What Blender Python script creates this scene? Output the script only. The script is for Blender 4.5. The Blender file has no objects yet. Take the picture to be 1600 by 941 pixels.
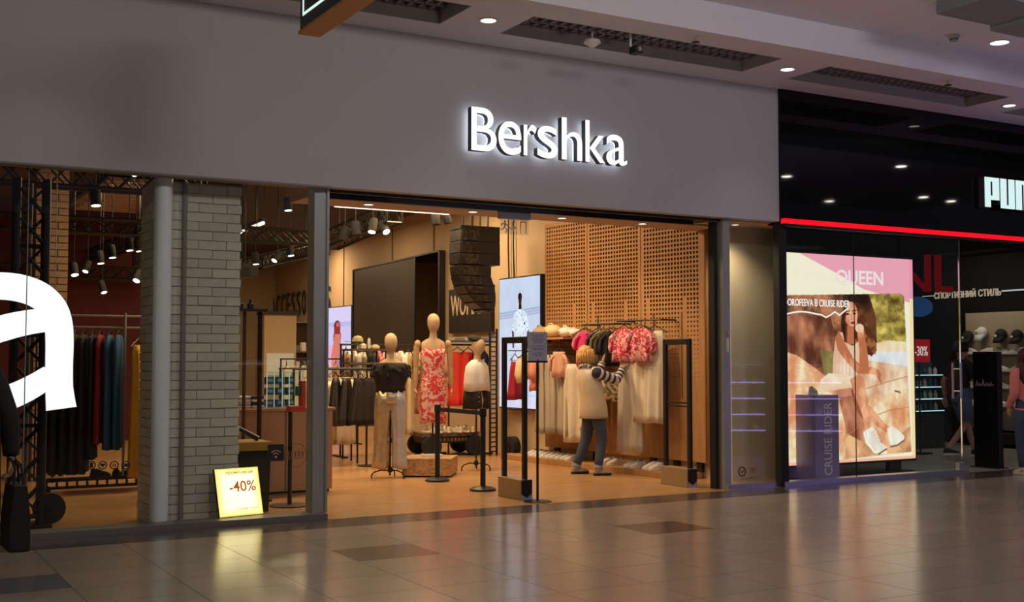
import bpy, bmesh, math, random
import numpy as np
from mathutils import Vector, Matrix, Euler
random.seed(7)
S = bpy.context.scene
COL = S.collection
PI = math.pi
V = Vector

# ---------------------------------------------------------------- camera
yaw, pit = math.radians(29.8), math.atan(90.5 / 1830)
cam = bpy.data.objects.new('camera', bpy.data.cameras.new('camera'))
COL.objects.link(cam)
fw = V((math.sin(yaw) * math.cos(pit), math.cos(yaw) * math.cos(pit), math.sin(pit)))
rt = V((math.cos(yaw), -math.sin(yaw), 0))
up = rt.cross(fw)
cam.matrix_world = Matrix(((rt.x, up.x, -fw.x, 0), (rt.y, up.y, -fw.y, -10.434), (rt.z, up.z, -fw.z, 1.5), (0, 0, 0, 1)))
cam.data.lens = 1830 / 1600 * 36
cam.data.sensor_width = 36
cam.data.clip_end = 200
S.camera = cam

# ---------------------------------------------------------------- world, exposure, big lights
w = bpy.data.worlds.new('mall_dusk'); S.world = w; w.use_nodes = True
w.node_tree.nodes['Background'].inputs[0].default_value = (.55, .5, .62, 1)
w.node_tree.nodes['Background'].inputs[1].default_value = .1
S.view_settings.view_transform = 'Standard'
S.view_settings.look = 'None'
S.view_settings.exposure = 0
S.view_settings.gamma = 1
S.view_settings.use_curve_mapping = False


def light(kind, loc, aim, power, color, size=.2, size_y=None, spot=1.2, blend=.6):
    d = bpy.data.lights.new(kind.lower() + '_lamp', kind)
    d.energy = power
    d.color = color
    if kind == 'AREA':
        d.size = size
        if size_y:
            d.shape = 'RECTANGLE'; d.size_y = size_y
    else:
        d.shadow_soft_size = size
    if kind == 'SPOT':
        d.spot_size = spot; d.spot_blend = blend
    o = bpy.data.objects.new(kind.lower() + '_lamp', d)
    COL.objects.link(o)
    o.location = loc
    o.rotation_euler = (V(aim) - V(loc)).to_track_quat('-Z', 'Y').to_euler()
    return o


WARM = (1, .69, .38)
# unseen shop fill lamps, added above the truss level behind the lintel
for x, y, p in ((4.6, 3.4, 90), (7.0, 3.4, 115), (7.6, 6.2, 110), (4.2, 7.5, 70), (7.4, 10.5, 80), (8.6, 15.0, 80), (6.0, 15, 80)):
    light('AREA', (x, y, 4.1), (x, y, 0), p, WARM, 1.5, .5)
# sports shop ceiling
light('AREA', (13.2, 3.2, 3.25), (13.2, 3.2, 0), 10, (1, .86, .7), 1.2, .4)
light('AREA', (16.4, 3.0, 3.25), (17.4, 3.0, 1.2), 16, (1, .88, .72), 1.6, .4)
# mall: unseen washers added to brighten the front wall, neutral left to lilac right
light('AREA', (-.5, -6.2, 4.9), (-.5, 0, 1.0), 30, (1, .87, .66), 1.2, .3)
light('AREA', (4.0, -6.2, 4.9), (4.0, 0, 1.0), 38, (1, .92, .85), 1.2, .3)
light('AREA', (8.5, -6.2, 4.9), (8.5, 0, 1.2), 38, (.88, .82, 1), 1.2, .3)
# unseen uplights added over the walkway kiosks to brighten ceiling and front wall
light('AREA', (13.9, -4.6, 1.46), (13.9, -4.6, 5), 26, (.66, .58, 1), 1.6, .4)
light('AREA', (6.4, -7.7, 1.46), (6.4, -7.7, 5), 55, (1, .92, .92), 1.6, .5)

# ---------------------------------------------------------------- materials
MATS = {}


def nt(m):
    return m.node_tree.nodes, m.node_tree.links


def mat(name, col, rough=.6, metal=0., var=.06, scale=18., bump=.0, spec=.5, coat=0.):
    """principled with a little procedural grain"""
    if name in MATS:
        return MATS[name]
    m = bpy.data.materials.new(name); m.use_nodes = True
    n, l = nt(m)
    b = n['Principled BSDF']
    b.inputs['Roughness'].default_value = rough
    b.inputs['Metallic'].default_value = metal
    b.inputs['Specular IOR Level'].default_value = spec
    b.inputs['Coat Weight'].default_value = coat
    tc = n.new('ShaderNodeTexCoord'); nz = n.new('ShaderNodeTexNoise')
    nz.inputs['Scale'].default_value = scale; nz.inputs['Detail'].default_value = 2
    l.new(tc.outputs['Object'], nz.inputs['Vector'])
    mx = n.new('ShaderNodeMix'); mx.data_type = 'RGBA'
    mx.inputs['A'].default_value = tuple(c * (1 - var) for c in col) + (1,)
    mx.inputs['B'].default_value = tuple(min(1, c * (1 + var)) for c in col) + (1,)
    l.new(nz.outputs['Fac'], mx.inputs['Factor'])
    l.new(mx.outputs['Result'], b.inputs['Base Color'])
    if bump:
        bp = n.new('ShaderNodeBump'); bp.inputs['Strength'].default_value = bump; bp.inputs['Distance'].default_value = .01
        l.new(nz.outputs['Fac'], bp.inputs['Height']); l.new(bp.outputs['Normal'], b.inputs['Normal'])
    MATS[name] = m
    return m


def emis(name, col, strength=1.):
    if name in MATS:
        return MATS[name]
    m = bpy.data.materials.new(name); m.use_nodes = True
    n, l = nt(m)
    n.remove(n['Principled BSDF'])
    e = n.new('ShaderNodeEmission')
    e.inputs[0].default_value = tuple(col) + (1,); e.inputs[1].default_value = strength
    l.new(e.outputs[0], n['Material Output'].inputs[0])
    MATS[name] = m
    return m


def ramp_mat(name, stops, tex='noise', scale=8., rough=.7, detail=3., vec=(1, 1, 1), metal=0., coord='Object', dist=0., interp='LINEAR', bump=0.):
    """pattern print: procedural texture through a colour ramp"""
    if name in MATS:
        return MATS[name]
    m = bpy.data.materials.new(name); m.use_nodes = True
    n, l = nt(m); b = n['Principled BSDF']
    b.inputs['Roughness'].default_value = rough; b.inputs['Metallic'].default_value = metal
    tc = n.new('ShaderNodeTexCoord'); mp = n.new('ShaderNodeMapping'); mp.inputs['Scale'].default_value = vec
    l.new(tc.outputs[coord], mp.inputs['Vector'])
    if tex == 'noise':
        t = n.new('ShaderNodeTexNoise'); t.inputs['Detail'].default_value = detail; t.inputs['Distortion'].default_value = dist
        out = t.outputs['Fac']
    elif tex == 'voronoi':
        t = n.new('ShaderNodeTexVoronoi'); out = t.outputs['Color']
    else:
        t = n.new('ShaderNodeTexWave'); t.inputs['Distortion'].default_value = dist; t.inputs['Detail'].default_value = detail
        out = t.outputs['Fac']
    t.inputs['Scale'].default_value = scale
    l.new(mp.outputs['Vector'], t.inputs['Vector'])
    r = n.new('ShaderNodeValToRGB'); r.color_ramp.interpolation = interp
    el = r.color_ramp.elements
    while len(el) < len(stops):
        el.new(.5)
    for e, (p, c) in zip(el, stops):
        e.position = p; e.color = tuple(c) + (1,)
    l.new(out, r.inputs['Fac']); l.new(r.outputs['Color'], b.inputs['Base Color'])
    if bump:
        bp = n.new('ShaderNodeBump'); bp.inputs['Strength'].default_value = bump; bp.inputs['Distance'].default_value = .01
        l.new(out, bp.inputs['Height']); l.new(bp.outputs['Normal'], b.inputs['Normal'])
    MATS[name] = m
    return m


def glass_mat(name, tint=(1, 1, 1), refl=.04):
    m = bpy.data.materials.new(name); m.use_nodes = True
    n, l = nt(m); n.remove(n['Principled BSDF'])
    t = n.new('ShaderNodeBsdfTransparent'); t.inputs[0].default_value = tuple(tint) + (1,)
    g = n.new('ShaderNodeBsdfGlossy'); g.inputs['Roughness'].default_value = .02
    lw = n.new('ShaderNodeLayerWeight'); lw.inputs['Blend'].default_value = .5
    p = n.new('ShaderNodeMath'); p.operation = 'POWER'; p.inputs[1].default_value = 5
    q = n.new('ShaderNodeMath'); q.operation = 'MULTIPLY_ADD'; q.inputs[1].default_value = .8; q.inputs[2].default_value = refl
    mx = n.new('ShaderNodeMixShader')
    l.new(lw.outputs['Facing'], p.inputs[0]); l.new(p.outputs[0], q.inputs[0])
    l.new(q.outputs[0], mx.inputs[0]); l.new(t.outputs[0], mx.inputs[1]); l.new(g.outputs[0], mx.inputs[2])
    l.new(mx.outputs[0], n['Material Output'].inputs[0])
    MATS[name] = m
    return m


def vcol_mat(name, strength=1., lit=False):
    """flat print carried by a colour attribute: backlit (emission) or paper"""
    m = bpy.data.materials.new(name); m.use_nodes = True
    n, l = nt(m)
    a = n.new('ShaderNodeVertexColor'); a.layer_name = 'print'
    if lit:
        l.new(a.outputs[0], n['Principled BSDF'].inputs['Base Color'])
    else:
        n.remove(n['Principled BSDF'])
        e = n.new('ShaderNodeEmission'); e.inputs[1].default_value = strength
        l.new(a.outputs[0], e.inputs[0]); l.new(e.outputs[0], n['Material Output'].inputs[0])
    return m


# ---------------------------------------------------------------- mesh builder
class MB:
    def __init__(s):
        s.v = []; s.f = []; s.mi = []; s.cur = 0; s.M = None

    def add(s, vs, fs, mi=None):
        o = len(s.v)
        s.v += [tuple(s.M @ V(p)) if s.M else tuple(p) for p in vs]
        s.f += [tuple(i + o for i in f) for f in fs]
        if isinstance(mi, list):
            s.mi += mi
        else:
            s.mi += [s.cur if mi is None else mi] * len(fs)
        return s

    def box(s, c, d, rz=0., R=None):
        x, y, z = d[0] / 2, d[1] / 2, d[2] / 2
        R = R or Matrix.Rotation(rz, 3, 'Z')
        vs = [V(c) + R @ V((a * x, b * y, e * z)) for a in (-1, 1) for b in (-1, 1) for e in (-1, 1)]
        return s.add(vs, [(0, 1, 3, 2), (4, 6, 7, 5), (0, 4, 5, 1), (2, 3, 7, 6), (0, 2, 6, 4), (1, 5, 7, 3)])

    def span(s, a, b):
        """box from corner to corner"""
        return s.box([(p + q) / 2 for p, q in zip(a, b)], [abs(q - p) for p, q in zip(a, b)])

    def loft(s, rings, cap=True, mats=None, close=True):
        k = len(rings[0]); vs = [p for r in rings for p in r]; fs = []; mi = []
        for i in range(len(rings) - 1):
            for j in range(k if close else k - 1):
                j2 = (j + 1) % k
                fs.append((i * k + j, i * k + j2, (i + 1) * k + j2, (i + 1) * k + j)); mi.append(mats[i] if mats else s.cur)
        if cap and close:
            fs.append(tuple(range(k))[::-1]); mi.append(mats[0] if mats else s.cur)
            fs.append(tuple(range((len(rings) - 1) * k, len(rings) * k))); mi.append(mats[-1] if mats else s.cur)
        return s.add(vs, fs, mi)

    def tube(s, pts, r, n=8, cap=True, mats=None, flat=1.):
        pts = [V(p) for p in pts]; rs = r if isinstance(r, (list, tuple)) else [r] * len(pts)
        rings = []; ref = None
        for i, p in enumerate(pts):
            t = (pts[min(i + 1, len(pts) - 1)] - pts[max(i - 1, 0)]).normalized()
            if ref is None:
                ref = V((0, 0, 1)) if abs(t.z) < .9 else V((1, 0, 0))
            a = t.cross(ref)
            if a.length < 1e-4:
                a = t.cross(V((.3, 1, .2)))
            a.normalize(); b = a.cross(t).normalized(); ref = b
            rings.append([p + rs[i] * (math.cos(2 * PI * j / n) * a + flat * math.sin(2 * PI * j / n) * b) for j in range(n)])
        return s.loft(rings, cap, mats)

    def lathe(s, prof, c=(0, 0, 0), n=16, sx=1., sy=1.):
        return s.loft([[V(c) + V((r * sx * math.cos(2 * PI * j / n), r * sy * math.sin(2 * PI * j / n), z)) for j in range(n)] for r, z in prof])

    def ell(s, c, r, n=14, k=9, R=None):
        rings = []
        for i in range(k + 1):
            a = -PI / 2 + PI * (i + .02) / (k + .04)
            ring = [V((r[0] * math.cos(a) * math.cos(2 * PI * j / n), r[1] * math.cos(a) * math.sin(2 * PI * j / n), r[2] * math.sin(a))) for j in range(n)]
            rings.append([V(c) + (R @ p if R else p) for p in ring])
        return s.loft(rings)

    def prism(s, poly, d, M=None):
        """extrude a 2D outline (xy) by d along z, through M"""
        k = len(poly); M = M or Matrix.Identity(4)
        vs = [M @ V((x, y, 0)) for x, y in poly] + [M @ V((x, y, d)) for x, y in poly]
        fs = [tuple(range(k))[::-1], tuple(range(k, 2 * k))] + [(i, (i + 1) % k, k + (i + 1) % k, k + i) for i in range(k)]
        return s.add(vs, fs)

    def mesh(s, name, mats, smooth=False):
        me = bpy.data.meshes.new(name)
        me.from_pydata(s.v, [], s.f)
        for m in (mats if isinstance(mats, (list, tuple)) else [mats]):
            me.materials.append(m)
        me.polygons.foreach_set('material_index', s.mi)
        bm = bmesh.new(); bm.from_mesh(me); bmesh.ops.recalc_face_normals(bm, faces=bm.faces); bm.to_mesh(me); bm.free()
        if smooth:
            me.polygons.foreach_set('use_smooth', [True] * len(me.polygons))
            if smooth != 'all':
                me.set_sharp_from_angle(angle=.7)
        me.update()
        return me

    def build(s, name, mats, parent=None, smooth=False, bevel=0.):
        return link(name, s.mesh(name, mats, smooth), parent, bevel)


def link(name, me, parent=None, bevel=0.):
    o = bpy.data.objects.new(name, me); COL.objects.link(o)
    if parent:
        o.parent = parent
    if bevel:
        b = o.modifiers.new('bevel', 'BEVEL'); b.width = bevel; b.segments = 2; b.limit_method = 'ANGLE'
    return o


def tag(o, label=None, cat=None, group=None, kind=None):
    if label: o['label'] = label
    if cat: o['category'] = cat
    if group: o['group'] = group
    if kind: o['kind'] = kind
    return o


def thing(name, label, cat, loc=(0, 0, 0), rz=0., group=None):
    o = bpy.data.objects.new(name, None); COL.objects.link(o)
    o.empty_display_size = .1
    o.location = loc; o.rotation_euler = (0, 0, rz)
    return tag(o, label, cat, group)


def dup(root, loc, rz=None, label=None, group=None, scale=None, mats=None):
    """copy of a thing with copies of its parts and sub-parts"""
    def cp(o, par):
        c = o.copy(); COL.objects.link(c)
        if par: c.parent = par
        for ch in o.children:
            cp(ch, c)
        return c
    r = cp(root, None); r.location = loc
    if rz is not None: r.rotation_euler = (0, 0, rz)
    if label: r['label'] = label
    if group: r['group'] = group
    if scale: r.scale = scale if isinstance(scale, tuple) else (scale,) * 3
    return r


def recolor(root, part, m):
    """give one part of a copied thing its own colour"""
    for ch in root.children:
        if ch.name.split('.')[0] == part:
            me = ch.data.copy(); me.materials.clear(); me.materials.append(m); ch.data = me


def struct(name, mb, m, parent=None, **k):
    o = mb.build(name, m, parent, **k)
    if not parent: o['kind'] = 'structure'
    return o


def skin(joints, edges, radii, root=0, sub=2):
    """one continuous body grown over a skeleton; returns (verts, faces)"""
    me = bpy.data.meshes.new('skeleton'); me.from_pydata(joints, edges, [])
    o = bpy.data.objects.new('skeleton', me); COL.objects.link(o)
    o.modifiers.new('s', 'SKIN'); b = o.modifiers.new('u', 'SUBSURF'); b.levels = sub; b.render_levels = sub
    sv = me.skin_vertices[0].data
    for i, r in enumerate(radii):
        sv[i].radius = r if isinstance(r, tuple) else (r, r)
        sv[i].use_root = i == root
    dg = bpy.context.evaluated_depsgraph_get(); dg.update()
    ev = o.evaluated_get(dg); m2 = ev.to_mesh()
    vs = [v.co.copy() for v in m2.vertices]; fs = [tuple(p.vertices) for p in m2.polygons]
    ev.to_mesh_clear(); bpy.data.objects.remove(o); bpy.data.meshes.remove(me)
    return vs, fs


def text_geo(s, depth=.01, offset=0., spacing=1., res=4):
    """letters as mesh: verts normalised so that the box is (0..w, 0..h) plus w, h"""
    cu = bpy.data.curves.new('lettering', 'FONT'); cu.body = s; cu.extrude = depth / 2; cu.offset = offset
    cu.resolution_u = res; cu.space_character = spacing; cu.fill_mode = 'BOTH'
    o = bpy.data.objects.new('lettering', cu); COL.objects.link(o)
    dg = bpy.context.evaluated_depsgraph_get(); dg.update()
    m2 = o.evaluated_get(dg).to_mesh()
    vs = [v.co.copy() for v in m2.vertices]; fs = [tuple(p.vertices) for p in m2.polygons]
    o.evaluated_get(dg).to_mesh_clear(); bpy.data.objects.remove(o); bpy.data.curves.remove(cu)
    x0 = min(v.x for v in vs); x1 = max(v.x for v in vs); y0 = min(v.y for v in vs); y1 = max(v.y for v in vs)
    return [V((v.x - x0, v.y - y0, v.z)) for v in vs], fs, x1 - x0, y1 - y0


def text_obj(name, s, origin, ux, uy, w, h, depth, m, parent=None, offset=0., spacing=1., res=4, back=None):
    """lettering fitted to w x h on the plane origin + a*ux + b*uy"""
    vs, fs, tw, th = text_geo(s, depth, offset, spacing, res)
    ux, uy, o = V(ux), V(uy), V(origin); n = ux.cross(uy)
    mb = MB(); mb.add([o + ux * (v.x / tw * w) + uy * (v.y / th * h) + n * v.z for v in vs], fs)
    me = bpy.data.meshes.new(name); me.from_pydata(mb.v, [], mb.f); me.materials.append(m)
    if back:
        me.materials.append(back); me.update()
        for p in me.polygons:
            if p.normal.dot(n) < .5: p.material_index = 1
    return link(name, me, parent)


FX, FZ = (1, 0, 0), (0, 0, 1)          # sign plane facing the mall
WX = (0, -1, 0)                        # sign plane on a wall facing -x


# ---------------------------------------------------------------- little painter for flat prints
def lin(c):
    c = np.asarray(c, float)
    return np.where(c <= .04045, c / 12.92, ((c + .055) / 1.055) ** 2.4)


class Canvas:
    def __init__(s, w, h, bg=(1, 1, 1)):
        s.w, s.h = w, h; s.a = np.zeros((h, w, 3)); s.a[:] = bg
        s.X, s.Y = np.meshgrid((np.arange(w) + .5) / w, (np.arange(h) + .5) / h)   # y down

    def noise(s, fx, fy, seed=0, oct=3):
        r = np.random.RandomState(seed); out = np.zeros((s.h, s.w)); amp = 1.
        for o in range(oct):
            gx, gy = int(fx * 2 ** o) + 2, int(fy * 2 ** o) + 2
            g = r.rand(gy, gx)
            x = s.X * (gx - 1.001); y = s.Y * (gy - 1.001); i = x.astype(int); j = y.astype(int); u = x - i; v = y - j
            u = u * u * (3 - 2 * u); v = v * v * (3 - 2 * v)
            out += amp * ((g[j, i] * (1 - u) + g[j, i + 1] * u) * (1 - v) + (g[j + 1, i] * (1 - u) + g[j + 1, i + 1] * u) * v)
            amp *= .5
        return out / (2 - .5 ** (oct - 1))

    def poly(s, pts):
        m = np.zeros((s.h, s.w), bool); k = len(pts)
        for i in range(k):
            (x0, y0), (x1, y1) = pts[i], pts[(i + 1) % k]
            if y0 == y1: continue
            c = (y0 > s.Y) != (y1 > s.Y)
            m ^= c & (s.X < (x1 - x0) * (s.Y - y0) / (y1 - y0) + x0)
        return m

    def oval(s, cx, cy, rx, ry):
        return ((s.X - cx) / rx) ** 2 + ((s.Y - cy) / ry) ** 2 < 1

    def line(s, pts, wd):
        m = np.zeros((s.h, s.w), bool); asp = s.h / s.w
        for (x0, y0), (x1, y1) in zip(pts[:-1], pts[1:]):
            dx, dy = x1 - x0, (y1 - y0) * asp; L = dx * dx + dy * dy + 1e-9
            t = np.clip(((s.X - x0) * dx + (s.Y - y0) * asp * dy) / L, 0, 1)
            m |= np.hypot(s.X - x0 - t * dx, (s.Y - y0) * asp - t * dy) < wd
        return m

    def fill(s, m, c, n=None, amt=.15):
        c = np.array(c, float)
        s.a[m] = np.clip(c * (1 + amt * (n[m][:, None] - .5) * 2), 0, 1) if n is not None else c

    def obj(s, name, tl, tr, bl, m, parent=None):
        tl, tr, bl = V(tl), V(tr), V(bl); ex = (tr - tl) / (s.w - 1); ey = (bl - tl) / (s.h - 1)
        W, H = s.w, s.h
        vs = np.zeros((H, W, 3)); ii = np.arange(W)[None, :, None]; jj = np.arange(H)[:, None, None]
        vs = np.array(tl) + ii * np.array(ex) + jj * np.array(ey)
        a = (np.arange(H - 1)[:, None] * W + np.arange(W - 1)[None, :]).ravel()
        fs = np.stack([a, a + W, a + W + 1, a + 1], 1)
        me = bpy.data.meshes.new(name); me.from_pydata(vs.reshape(-1, 3).tolist(), [], fs.tolist())
        at = me.color_attributes.new('print', 'FLOAT_COLOR', 'POINT')
        c = np.ones((H * W, 4)); c[:, :3] = lin(s.a.reshape(-1, 3)); at.data.foreach_set('color', c.ravel())
        me.materials.append(m)
        return link(name, me, parent)

# ================================================================ materials used across the place
M_bulk = mat('plaster_grey', (.47, .45, .45), .75, var=.02, scale=3)
M_ceil = mat('plaster_ceiling', (.7, .66, .68), .8, var=.02, scale=3)
M_tile = [mat('stone_tile_%d' % i, c, .19, var=.1, scale=5, bump=.008, spec=.7) for i, c in enumerate([(.36, .30, .23), (.34, .285, .22), (.38, .31, .24)])]
M_tdark = mat('stone_tile_brown', (.13, .095, .075), .19, var=.12, scale=5, bump=.015)
M_tblue = mat('stone_tile_slate', (.15, .155, .18), .19, var=.12, scale=5, bump=.015)
M_joint = mat('tile_joint', (.05, .042, .035), .6)
M_border = mat('stone_border', (.10, .085, .075), .19, var=.15, scale=6)
M_black = mat('black_metal', (.012, .012, .013), .42, var=.15)
M_blk2 = mat('black_matt', (.01, .01, .011), .8, var=.2)
M_steel = mat('brushed_steel', (.42, .44, .42), .3, .45, var=.05)
M_alu = mat('aluminium', (.55, .56, .62), .35, .9, var=.05)
M_beige = mat('beige_wall', (.58, .43, .27), .8, var=.04, scale=2)
M_dark = mat('dark_ceiling', (.075, .05, .032), .85, var=.2, scale=2)
M_red = mat('red_wall', (.10, .007, .013), .7, var=.1, scale=3)
M_glass = glass_mat('window_glass', (.95, .97, .95), .035)
M_chrome = mat('chrome', (.7, .7, .72), .15, 1., var=.03)
M_white = mat('white_paint', (.72, .7, .66), .6, var=.03)
M_lamp = emis('lamp_white', (1, .97, .95), 3.5)
M_lampw = emis('lamp_warm', (1, .86, .66), 3.)
M_wood = ramp_mat('oak_floor', [(.3, (.46, .25, .10)), (.7, (.60, .35, .15))], 'noise', 3, .24, 4, (1, 9, 1))
M_plank = mat('plank_joint', (.2, .11, .05), .5)
M_panel = ramp_mat('plywood', [(.3, (.40, .20, .075)), (.7, (.50, .26, .10))], 'noise', 4, .55, 4, (6, 6, .6))
M_cloth_blk = mat('cloth_black', (.012, .012, .014), .85, var=.3, scale=40)
M_ink = mat('black_ink', (.01, .01, .01), .7)

# ================================================================ mall floor
mb = MB(); mb.box((6, -9.5, -.055), (44, 22, .1))
floor = struct('floor', mb, M_joint)
TX, TY = .6725, .58


def tile_mesh(m):
    t = MB(); t.box((0, 0, -.004), (TX - .005, TY - .005, .008)); return t.mesh('tile', m)


tms = [tile_mesh(m) for m in M_tile]; td, tb = tile_mesh(M_tdark), tile_mesh(M_tblue)
rest = MB()
for j in range(22):
    for i in range(-12, 42):
        x, y = .0125 + TX * i + TX / 2, -.52 - TY * j - TY / 2
        near = j < 8 and -1 <= i <= 24
        if near:
            me = random.choice(tms)
            if j == 2 and i in (5, 9): me = td
            if j == 2 and i == 1: me = tb
            t = link('tile', me, floor); t.location = (x, y, 0)
        else:
            rest.box((x, y, -.004), (TX - .005, TY - .005, .008))
o = rest.build('far_tiles', M_tile[0], floor); o['kind'] = 'stuff'
mb = MB()
for i in range(-8, 30):
    mb.span((.0125 + TX * i * 1.0 + .002, -.515, -.008), (.0125 + TX * (i + 1) - .002, -.005, 0))
struct('trim_1', mb, M_border)

# shop floor of oak boards, sports shop floor of pale stone
mb = MB(); mb.span((-7, 0, -.1), (11, 22, -.012)); fl2 = struct('floor', mb, M_plank)
bd = MB()
for k in range(90):
    y = .012 + k * .2; x = -7 - random.random() * 2
    while x < 10.8:
        L = random.choice((1.8, 2.1, 2.4)); x1 = min(x + L, 10.9)
        if x1 > -6.9: bd.span((max(x, -6.9), y, -.012), (x1 - .002, y + .198, random.choice((0, 0, -.0006))))
        x += L
o = bd.build('floor_boards', M_wood, fl2); o['kind'] = 'stuff'
M_pfloor = mat('pale_stone', (.42, .39, .32), .25, var=.06, scale=4)
mb = MB(); mb.span((11, .1, -.1), (20, 12, 0)); mb.span((10.32, .1, -.1), (11, 12, .0005)); struct('floor', mb, M_pfloor)

# ================================================================ front wall over the shop windows
mb = MB(); mb.span((-7, 0, 3.13), (9.632, .14, 4.74)); struct('wall_front', mb, M_bulk)
mb = MB(); mb.span((-7, .14, 3.2), (4.02, .5, 4.3)); mb.span((-7, -.004, 3.118), (4.02, .16, 3.135)); struct('trim_2', mb, mat('lintel_grey', (.2, .19, .18), .6))
# shutter slot and lowered entrance soffit
mb = MB(); mb.span((4.02, .14, 3.24), (8.85, .62, 4.3))
mb.span((4.02, .14, 3.10), (8.85, .17, 3.24)); mb.span((4.02, .56, 3.10), (8.85, .62, 3.24))
struct('trim_3', mb, M_black)
t = thing('roller_shutter', 'black rolled shutter with glowing sheen strip in slot above the shop entrance', 'shutter', (6.4, .36, 3.1))
MB().box((0, 0, .075), (4.8, .3, .03)).build('slat', M_black, t)
MB().box((-.65, -.08, .045), (1.6, .05, .02)).build('bright_strip', emis('painted_sheen', (.8, .85, 1), .9), t)  # emission put in for the sheen of the reflective track
MB().box((.42, -.08, .045), (.45, .05, .02)).build('bright_strip', MATS['painted_sheen'], t)
for q in (-2.38, 2.38): MB().box((q, 0, .05), (.04, .34, .1)).build('bracket', M_steel, t)
M_soff = mat('soffit_tan', (.5, .37, .27), .7, var=.03, scale=2)
mb = MB(); mb.span((4.02, .62, 3.12), (9.35, 1.24, 4.3)); struct('ceiling', mb, M_soff)
t = thing('soffit_light_strip', 'long thin light strip along the back edge of entrance soffit', 'light', (5.2, 1.262, 3.128))
MB().box((0, 0, 0), (1.35, .03, .024)).build('diffuser', M_lampw, t); MB().box((0, -.005, .022), (1.4, .03, .03)).build('housing', M_black, t)

# ================================================================ shop shell
mb = MB(); mb.span((-7, .5, 4.3), (11, 22, 4.4)); struct('ceiling', mb, M_dark)


def wall_seg(name, a, b, z0, z1, th, m):
    """upright slab whose visible face runs a-b, thickness to the right of a->b"""
    a, b = V(a), V(b); d = (b - a).normalized(); n = V((d.y, -d.x)) * th
    return struct(name, MB().prism([(a.x, a.y), (b.x, b.y), (b.x + n.x, b.y + n.y), (a.x + n.x, a.y + n.y)], z1 - z0, Matrix.Translation((0, 0, z0))), m)


wall_seg('wall_right', (9.487, .76), (9.135, 4.72), 0, 4.3, .12, M_beige)
wall_seg('wall_right', (9.135, 4.72), (10.45, 21.2), 0, 4.3, .12, M_beige)
mb = MB(); mb.span((-7, 21, 0), (10.6, 21.2, 4.3)); struct('wall_back', mb, M_beige)
mb = MB(); mb.span((-7, .3, 0), (-6.8, 21, 4.3)); struct('wall_left', mb, M_beige)
mb = MB(); mb.span((2.2, 12, 0), (5.3, 12.15, 4.25)); struct('wall_partition', mb, M_red)
# side passage wall behind the right hand pane and dark sports shop shell
mb = MB(); mb.span((9.49, .72, 0), (10.25, .84, 3.2)); struct('wall_end', mb, mat('cream_wall', (.72, .6, .43), .7, var=.03, scale=2))
mb = MB(); mb.span((10.25, .72, 0), (10.32, 9, 3.3)); mb.prism([(9.66, .1), (9.74, .1), (10.32, .72), (10.25, .78)], 3.12); struct('wall_left', mb, M_black)
M_pdark = mat('sports_shop_black', (.009, .008, .008), .8, var=.2, scale=3, spec=.08)
mb = MB(); mb.span((10.02, 9, 0), (17.6, 9.2, 3.4)); struct('wall_back', mb, mat('oxblood_wall', (.09, .02, .02), .7))
mb = MB(); mb.span((17.4, .1, 0), (17.55, 9, 3.4)); struct('wall_right', mb, M_pdark)
mb = MB(); mb.span((9.75, .1, 3.32), (17.6, 9.2, 3.42)); struct('ceiling', mb, M_pdark)
mb = MB(); mb.span((9.632, -.03, 3.17), (20, .1, 4.74))
struct('wall_fascia', mb, mat('black_gloss', (.004, .004, .005), .03, var=.1, spec=.32))
mb = MB(); mb.span((9.62, 0, .0), (9.74, .1, 3.1)); mb.span((9.632, .1, 3.1), (20, .2, 3.34)); struct('trim_4', mb, M_blk2)
t = thing('red_light_line', 'glowing red light line under the black fascia of sports shop', 'light', (13, -.05, 3.135))
MB().box((1.8, .01, 0), (10.3, .06, .055)).build('diffuser', emis('red_glow', (1, .005, .012), 1.6), t); MB().box((1.8, .03, -.045), (10.3, .1, .03)).build('housing', M_blk2, t)

# ================================================================ mall ceiling: strip with grille recesses, step, higher ceiling
XS = [(-2.0, 1.14), (1.79, 4.93), (5.58, 8.70), (9.37, 12.42), (13.1, 16.2)]
Y0, Y1, ZC = -1.10, -.43, 4.72
mb = MB(); mb.span((-7, Y1, ZC), (20, .0, 5.1)); mb.span((-7, -1.5, ZC), (20, Y0, 5.1))
px = -7
for a, b in XS + [(20, 20)]:
    mb.span((px, Y0, ZC), (a, Y1, 5.1)); px = b
struct('ceiling', mb, M_ceil)
mb = MB(); mb.span((-7, -9.3, 5.03), (22, -1.5, 5.15)); struct('ceiling', mb, M_ceil)
mb = MB(); mb.span((9.3, -3.3, 4.9), (10.15, -2.62, 5.03)); mb.span((10.15, -3.3, 4.86), (20, -2.58, 5.03)); struct('trim_5', mb, mat('duct_grey', (.2, .22, .21), .6))
mb = MB(); mb.span((-7, -20.2, 0), (22, -20, 5.1)); struct('wall_opposite', mb, mat('far_wall', (.07, .065, .06), .8))
M_rec = mat('recess_grey', (.42, .39, .35), .7); M_gr = mat('grille_grey', (.23, .22, .21), .5)
pos = ['beyond the left edge of the ceiling strip', 'above the left display window, nearest the hanging sign', 'above the glowing shop letters', 'in front of the black fascia', 'at the far right end of the ceiling strip']
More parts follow.
